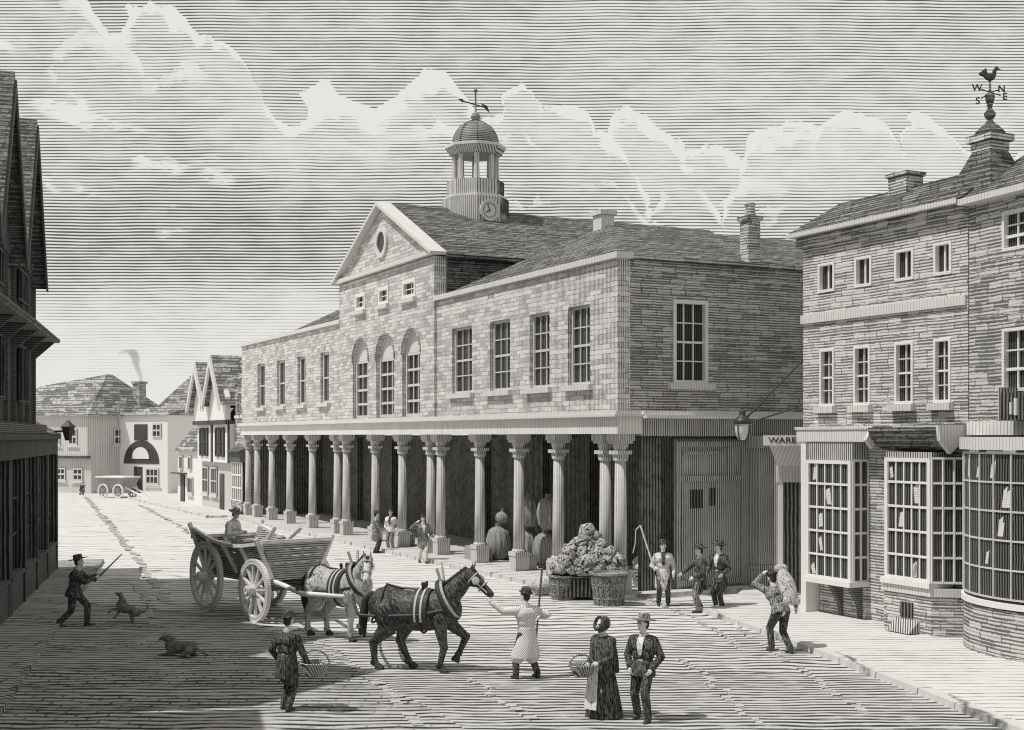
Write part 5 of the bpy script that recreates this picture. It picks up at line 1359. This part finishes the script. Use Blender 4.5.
SYc += .55
stall = thing('cabbage_stand', 'low wooden stand under the heap of cabbages by the corner column', 'stall', (SXc, SYc, 0))
MB().box(-.95,.85,-.32,.5,.62,.68).build('table_top', 'darkwood', stall)
lg = MB()
for x in (-.85,.75):
    for y in (-.25,.42): MB().box(x-.05,x+.05,y-.05,y+.05,0,.618).build('leg', 'darkwood', stall)
MB().box(-.9,.8,-.28,-.25,.1,.6).build('front_board', 'timber', stall)
rnd = random.Random(5); n_c = 0
layers = [(.85,.98,.45,7,3),(1.08,.84,.4,6,3),(1.32,.66,.33,5,2),(1.54,.42,.24,3,2),(1.76,.24,.14,2,1),(1.93,.06,.02,1,1)]
for z, hx, hy, nx, ny in layers:
    for j in range(ny):
        for i in range(nx):
            x = -hx + 2*hx*(i+.5)/nx + rnd.uniform(-.09,.09) - .02; y = -hy + 2*hy*(j+.5)/ny + rnd.uniform(-.04,.04) + .08
            o = bpy.data.objects.new('cabbage', cm_[n_c % 4]); COL.objects.link(o); n_c += 1
            o.location = (SXc+x, SYc+y, z + rnd.uniform(-.03,.03)); o.rotation_euler = (rnd.uniform(-1.2,.3), rnd.uniform(-.8,.8), rnd.uniform(0,6)); sc_v = rnd.uniform(1.0,1.6)
            o.scale = (sc_v,)*3; tag(o, 'round leafy cabbage in the big heap by the corner column', 'cabbage', 'cabbages heaped on the stand')
def tub(label, loc, r, h):
    o = thing('tub', label, 'tub', loc)
    MB().lathe([(r*.78,0),(r*.8,.01),(r*.98,h),(r*.9,h),(r*.72,.05),(.01,.05)], n=24).build('staves', 'tub', o)
    for f in (.22, .68): hr_ = r*(.8+.18*f)+.004; MB().lathe([(hr_,h*f),(hr_+.014,h*f+.004),(hr_+.016,h*f+.05),(hr_+.002,h*f+.054)], n=24).build('hoop', 'wicker', o)
    sv = MB()
    for k in range(18):
        t_ = 2*PI*k/18; sv.bar((r*.8*math.cos(t_), r*.8*math.sin(t_), .01), (r*.985*math.cos(t_), r*.985*math.sin(t_), h-.01), r*.22, .02, up=(math.cos(t_), math.sin(t_), 0))
    sv.build('stave_faces', 'tub', o)
    MB().lathe([(r*.98,h+.002),(r*1.08,h+.01),(r*1.08,h+.07),(r*.92,h+.075),(r*.9,h+.005)], n=24).build('rim', 'wicker', o)
    return o
X_, Y_ = at(564,600); tub('stave tub at the left end of the cabbage stand', (X_, Y_+.2, 0), .42, .62)
X_, Y_ = at(586,600); tub('dark tub half hidden in the middle of the cabbage stand', (X_, Y_+.45, 0), .38, .6)
X_, Y_ = at(609,605); tub('wide round basket tub with rope rim at the right of the cabbages', (X_, Y_+.05, 0), .5, .82)
X_, Y_ = at(545,596)
q = MB().ell((0,0,.24), .34,.26,.25).ell((-.25,.0,.26), .18,.2,.2).capsule((.3,0,.3),(.42,.0,.38),.1,.06).blob('full_sack', 'sack', None, vox=.02, smooth=3, loc=(X_-.08, Y_+.2, 0)); tag(q, 'plump sack lying on the ground left of the cabbage stand', 'sack')
# bundles inside the arcade
def bale(label, loc, r, h, rz=0):
    o = thing('tied_bale', label, 'bale', loc, rz, 'bales in the arcade'); m = MB(); n = 40; rg = []
    for i in range(11):
        f = i/10; rr = r*(.55 + .5*math.sin(PI*(.12+.76*f)))*(.72 if i in (0,10) else 1)
        rg.append([Vector((rr*math.cos(2*PI*j/n)*(1+.07*math.cos(13*2*PI*j/n)), rr*.8*math.sin(2*PI*j/n)*(1+.07*math.cos(13*2*PI*j/n)), h*f)) for j in range(n)])
    m.rings(rg).build('cloth', 'bale', o, smooth=True)
    MB().lathe([(r*.4,h),(r*.22,h+.05),(r*.3,h+.14),(.01,h+.15)], n=12).build('tied_end', 'bale', o)
    return o
def hallp(u, y, z): 
    x = sx(u, y); return (HX + .4456*x + .8952*y, HY - .8952*x + .4456*y, z)
for u, y, z, r, h, lb in ((499,1.5,.145,.52,1.15,'upright bale behind the third column from the corner'), (503,1.6,1.45,.3,.4,'small bundle lying on top of the upright bale'),
        (527,1.7,.145,.5,1.15,'lower left bale of the stack between the columns'), (546,1.6,.145,.5,1.15,'lower right bale of the stack between the columns'),
        (530,1.7,1.46,.46,1.0,'upper left bale of the stack between the columns'), (549,1.6,1.46,.46,1.05,'upper right bale of the stack between the columns')):
    bale(lb, hallp(u, y, z), r, h, HALL_ROT)
X_, Y_ = FV(-.9, 1.6)
o = thing('produce_hamper', 'low wicker hamper heaped with produce inside the dark end opening', 'hamper', (X_, Y_, .145))
MB().lathe([(.4,0),(.42,.01),(.55,.5),(.5,.52),(.45,.4),(.01,.4)], n=20).build('hamper', 'wicker', o)
pm = MB()
for i in range(14): pm.ell((rnd.uniform(-.35,.35), rnd.uniform(-.35,.35), .55+rnd.uniform(0,.35)), .14,.14,.12)
pm.build('produce', 'goods', o, smooth=True)

# goods behind the shop panes: white cards and jars on show
for i, (ux, z, h_, w_, lb) in enumerate(((820,2.85,.5,.2,'upper left'),(842,2.1,.62,.16,'leaning'),(818,1.2,.4,.2,'lower left'))):
    pass

# ------------------------------------------------------------------ sky, sun, camera
W = bpy.data.worlds.new('World'); S.world = W; W.use_nodes = True
nt = W.node_tree; nt.nodes.clear()
class WG(NG):
    def __init__(s, nt): s.nt = nt; s.N = nt.nodes; s.L = nt.links
g = WG(nt)
SUN_EL, SUN_AZ = math.radians(60), Vector((-.94,-.34))
az = math.atan2(SUN_AZ.x, SUN_AZ.y)
out = g.n('ShaderNodeOutputWorld')
sky = g.n('ShaderNodeTexSky', sky_type='NISHITA'); sky.sun_disc = False; sky.sun_elevation = SUN_EL; sky.sun_rotation = az
bwn = g.n('ShaderNodeRGBToBW'); g.L.new(sky.outputs[0], bwn.inputs[0])
bg1 = g.n('ShaderNodeBackground'); bg1.inputs['Strength'].default_value = .08
tint = g.n('ShaderNodeMix', data_type='RGBA'); tint.blend_type = 'MULTIPLY'; tint.inputs['Factor'].default_value = 1.0
g.L.new(bwn.outputs[0], tint.inputs[6]); tint.inputs[7].default_value = (1,.985,.955,1); g.L.new(tint.outputs[2], bg1.inputs['Color'])
tc = g.n('ShaderNodeTexCoord').outputs['Generated']
sp = g.n('ShaderNodeSeparateXYZ'); g.L.new(tc, sp.inputs[0])
ya = g.m('MAXIMUM', g.m('ABSOLUTE', sp.outputs[1]), .25)
p = g.m('DIVIDE', sp.outputs[0], ya); q = g.m('DIVIDE', sp.outputs[2], ya)     # slope coordinates on the vault
pq = g.comb(p, q, 0)
pqs = g.comb(g.m('MULTIPLY', p, .45), q, 0)
nA = g.noise(pq, 9, 5, .6); nB = g.noise(pqs, 26, 4, .6); nC = g.noise(pqs, 7, 4, .55)
def curve(inp, pts, x0, x1, y0, y1):
    c = g.n('ShaderNodeFloatCurve'); mp = c.mapping; cu = mp.curves[0]
    X = lambda v: (v-x0)/(x1-x0); Y = lambda v: (v-y0)/(y1-y0)
    cu.points[0].location = (0, Y(pts[0][1])); cu.points[1].location = (1, Y(pts[-1][1]))
    for a, b in pts[1:-1]: cu.points.new(X(a), Y(b))
    mp.update()
    g.L.new(g.lin(inp, x0, x1, 0, 1), c.inputs['Value'])
    return g.m('ADD', g.m('MULTIPLY', c.outputs[0], y1-y0), y0)
# cumulus heads: slope of the top edge against bearing (u, v of the engraving turned into slopes)
U = lambda u: (u-CX)/F; V = lambda v: (HV-v)/F
tops = [(0,-20),(100,0),(150,8),(185,22),(215,45),(262,66),(285,92),(315,95),(350,108),(395,98),(432,78),(470,90),(512,84),(540,112),(600,100),(650,132),(715,152),(760,140),(800,126),(860,118),(905,120),(960,150),(1024,170)]
T1 = curve(p, [(U(a), V(b)) for a, b in tops], U(0), U(1024), 0, .4)
nP = g.noise(pq, 30, 4, .62); nQ = g.noise(g.comb(g.m('MULTIPLY', p, .8), q, 3.0), 15, 3, .55)
def cells(seed, scale):
    v = g.n('ShaderNodeTexVoronoi', feature='F1', voronoi_dimensions='1D'); v.inputs['Scale'].default_value = scale
    w = g.m('ADD', g.m('MULTIPLY', g.m('SUBTRACT', nA, .5), .05), g.m('MULTIPLY', g.m('SUBTRACT', nP, .5), .03))
    g.L.new(g.m('ADD', g.m('ADD', p, w), seed), v.inputs['W'])
    d = g.m('MINIMUM', v.outputs['Distance'], .6)
    return g.m('SQRT', g.m('SUBTRACT', .37, g.m('MULTIPLY', d, d)))           # round heads along the bank
def bank(T, drop, seed, scale, amp, thick0, thick1):
    e = g.m('ADD', g.m('SUBTRACT', T, drop), g.m('ADD', g.m('MULTIPLY', g.m('SUBTRACT', cells(seed, scale), .42), amp), g.m('ADD', g.m('MULTIPLY', g.m('SUBTRACT', nP, .5), .03), g.m('MULTIPLY', g.m('SUBTRACT', nA, .5), .03))))
    d = g.m('SUBTRACT', e, q); ins = g.sstep(d, -.001, .0025)
    th = g.m('ADD', thick0, g.m('MULTIPLY', g.sstep(nQ, .36, .62), thick1))
    return d, ins, g.m('MULTIPLY', ins, g.sstep(g.m('DIVIDE', d, th), .4, 1.25, 1, 0))
d1, inside, w1 = bank(T1, 0.004, 0.3, 17, .06, .001, .020)
dd2, in2, w2 = bank(T1, .036, 3.7, 21, .055, .0005, .015)
dd3, in3, w3 = bank(T1, .07, 8.1, 18, .055, .0003, .010)
gate_ = g.sstep(nQ, .42, .56)
w2 = g.m('MULTIPLY', w2, g.m('MULTIPLY', gate_, g.sstep(nC, .44, .56, .05, .6))); w3 = g.m('MULTIPLY', w3, gate_); w3 = g.m('MULTIPLY', w3, g.m('MULTIPLY', g.sstep(nC, .46, .56, 0, .4), g.sstep(p, U(380), U(560), .2, 1)))
brk_ = g.sstep(nB, .30, .5, .35, 1)
white1 = g.m('MULTIPLY', g.m('MULTIPLY', brk_, g.m('MAXIMUM', w1, g.m('MAXIMUM', w2, w3))), g.sstep(p, U(20), U(190), .5, 1))
nS = g.noise(pqs, 75, 3, .6)
# broken bright streaks lower left
tops2 = [(0,60),(60,95),(110,130),(200,160),(260,185),(330,200),(420,235),(600,270),(800,290),(1024,300)]
T2 = curve(p, [(U(a), V(b)) for a, b in tops2], U(0), U(1024), 0, .4)
d2 = g.m('ABSOLUTE', g.m('SUBTRACT', g.m('ADD', T2, g.m('MULTIPLY', g.m('SUBTRACT', nC, .5), .09)), q))
white2 = g.m('MULTIPLY', g.sstep(d2, .004, .022, 1, 0), g.m('MULTIPLY', g.m('MULTIPLY', g.sstep(nB, .48, .6), g.sstep(nS, .40, .56)), g.sstep(p, U(120), U(330), .85, .0)))
tops3 = [(0,100),(60,170),(110,205),(180,220),(260,230),(1024,230)]
T3 = curve(p, [(U(a), V(b)) for a, b in tops3], U(0), U(1024), 0, .4)
d3 = g.m('ABSOLUTE', g.m('SUBTRACT', g.m('ADD', T3, g.m('MULTIPLY', g.m('SUBTRACT', nC, .5), .07)), q))
white3 = g.m('MULTIPLY', g.sstep(d3, .004, .02, 1, 0), g.m('MULTIPLY', g.m('MULTIPLY', g.sstep(nB, .47, .6), g.sstep(nS, .40, .56)), g.sstep(p, U(190), U(270), .85, 0)))
# weight of stroke by height
base = curve(q, [(0,-.32),(V(400),-.28),(V(370),-.16),(V(340),-.06),(V(300),.12),(V(265),.40),(V(225),.47),(V(180),.38),(V(120),.33),(V(60),.36),(.36,.40)], 0, .36, -.4, 1)
left = g.sstep(p, U(430), U(620), 0, -.14)                        # thinner strokes to the right of the turret
duty = g.m('ADD', base, g.m('MULTIPLY', g.m('SUBTRACT', nC, .5), .38))
duty = g.m('ADD', duty, g.m('MULTIPLY', left, g.sstep(q, V(300), V(160), 1, .3)))
duty = g.m('ADD', duty, g.m('MULTIPLY', inside, g.m('MULTIPLY', g.sstep(d1, .01, .12, -.14, .05), 1)))
wh_ = g.m('MAXIMUM', white1, g.m('MAXIMUM', white2, white3))
duty = g.m('ADD', duty, g.m('MULTIPLY', g.m('SUBTRACT', nS, .5), .5))
duty = g.m('SUBTRACT', duty, g.m('MULTIPLY', wh_, .95))
wav = g.m('MULTIPLY', g.m('SUBTRACT', g.noise(pq, 5, 2, .5), .5), .0045)
wav = g.m('ADD', wav, g.m('MULTIPLY', g.m('SUBTRACT', g.noise(pqs, 45, 2, .5), .5), .0016))
ink = g.lines(g.m('ADD', q, wav), 3.12/F, duty, .28)
# nothing is drawn below the roofs' far skyline
skc = g.mixc(ink, (.83,.818,.785,1), (.085,.083,.08,1))
bg2 = g.n('ShaderNodeBackground'); g.L.new(skc, bg2.inputs['Color']); bg2.inputs['Strength'].default_value = 1.0
mx = g.n('ShaderNodeMixShader'); mx.inputs[0].default_value = .94
g.L.new(bg1.outputs[0], mx.inputs[1]); g.L.new(bg2.outputs[0], mx.inputs[2]); g.L.new(mx.outputs[0], out.inputs['Surface'])

sd = bpy.data.lights.new('sun', 'SUN'); sd.energy = 3.2; sd.angle = math.radians(.5); sd.color = (1,.982,.95)
so_ = bpy.data.objects.new('sun', sd); COL.objects.link(so_)
sv = Vector((SUN_AZ.normalized().x*math.cos(SUN_EL), SUN_AZ.normalized().y*math.cos(SUN_EL), math.sin(SUN_EL)))
so_.rotation_euler = sv.to_track_quat('Z', 'Y').to_euler(); so_.location = (-30,-10,60)

cam = bpy.data.cameras.new('camera'); co = bpy.data.objects.new('camera', cam); COL.objects.link(co)
co.location = (0,0,CH); co.rotation_euler = (PI/2,0,0)
cam.sensor_fit = 'HORIZONTAL'; cam.sensor_width = 36; cam.lens = 36*F/1024
cam.shift_x = (512-CX)/1024; cam.shift_y = (HV-365)/1024
cam.clip_start = .1; cam.clip_end = 2000
S.camera = co
S.view_settings.view_transform = 'Standard'; S.view_settings.look = 'None'; S.view_settings.exposure = 0; S.view_settings.gamma = 1
S.cycles.filter_width = 1.1; S.cycles.max_bounces = 5; S.cycles.diffuse_bounces = 3; S.cycles.volume_bounces = 0
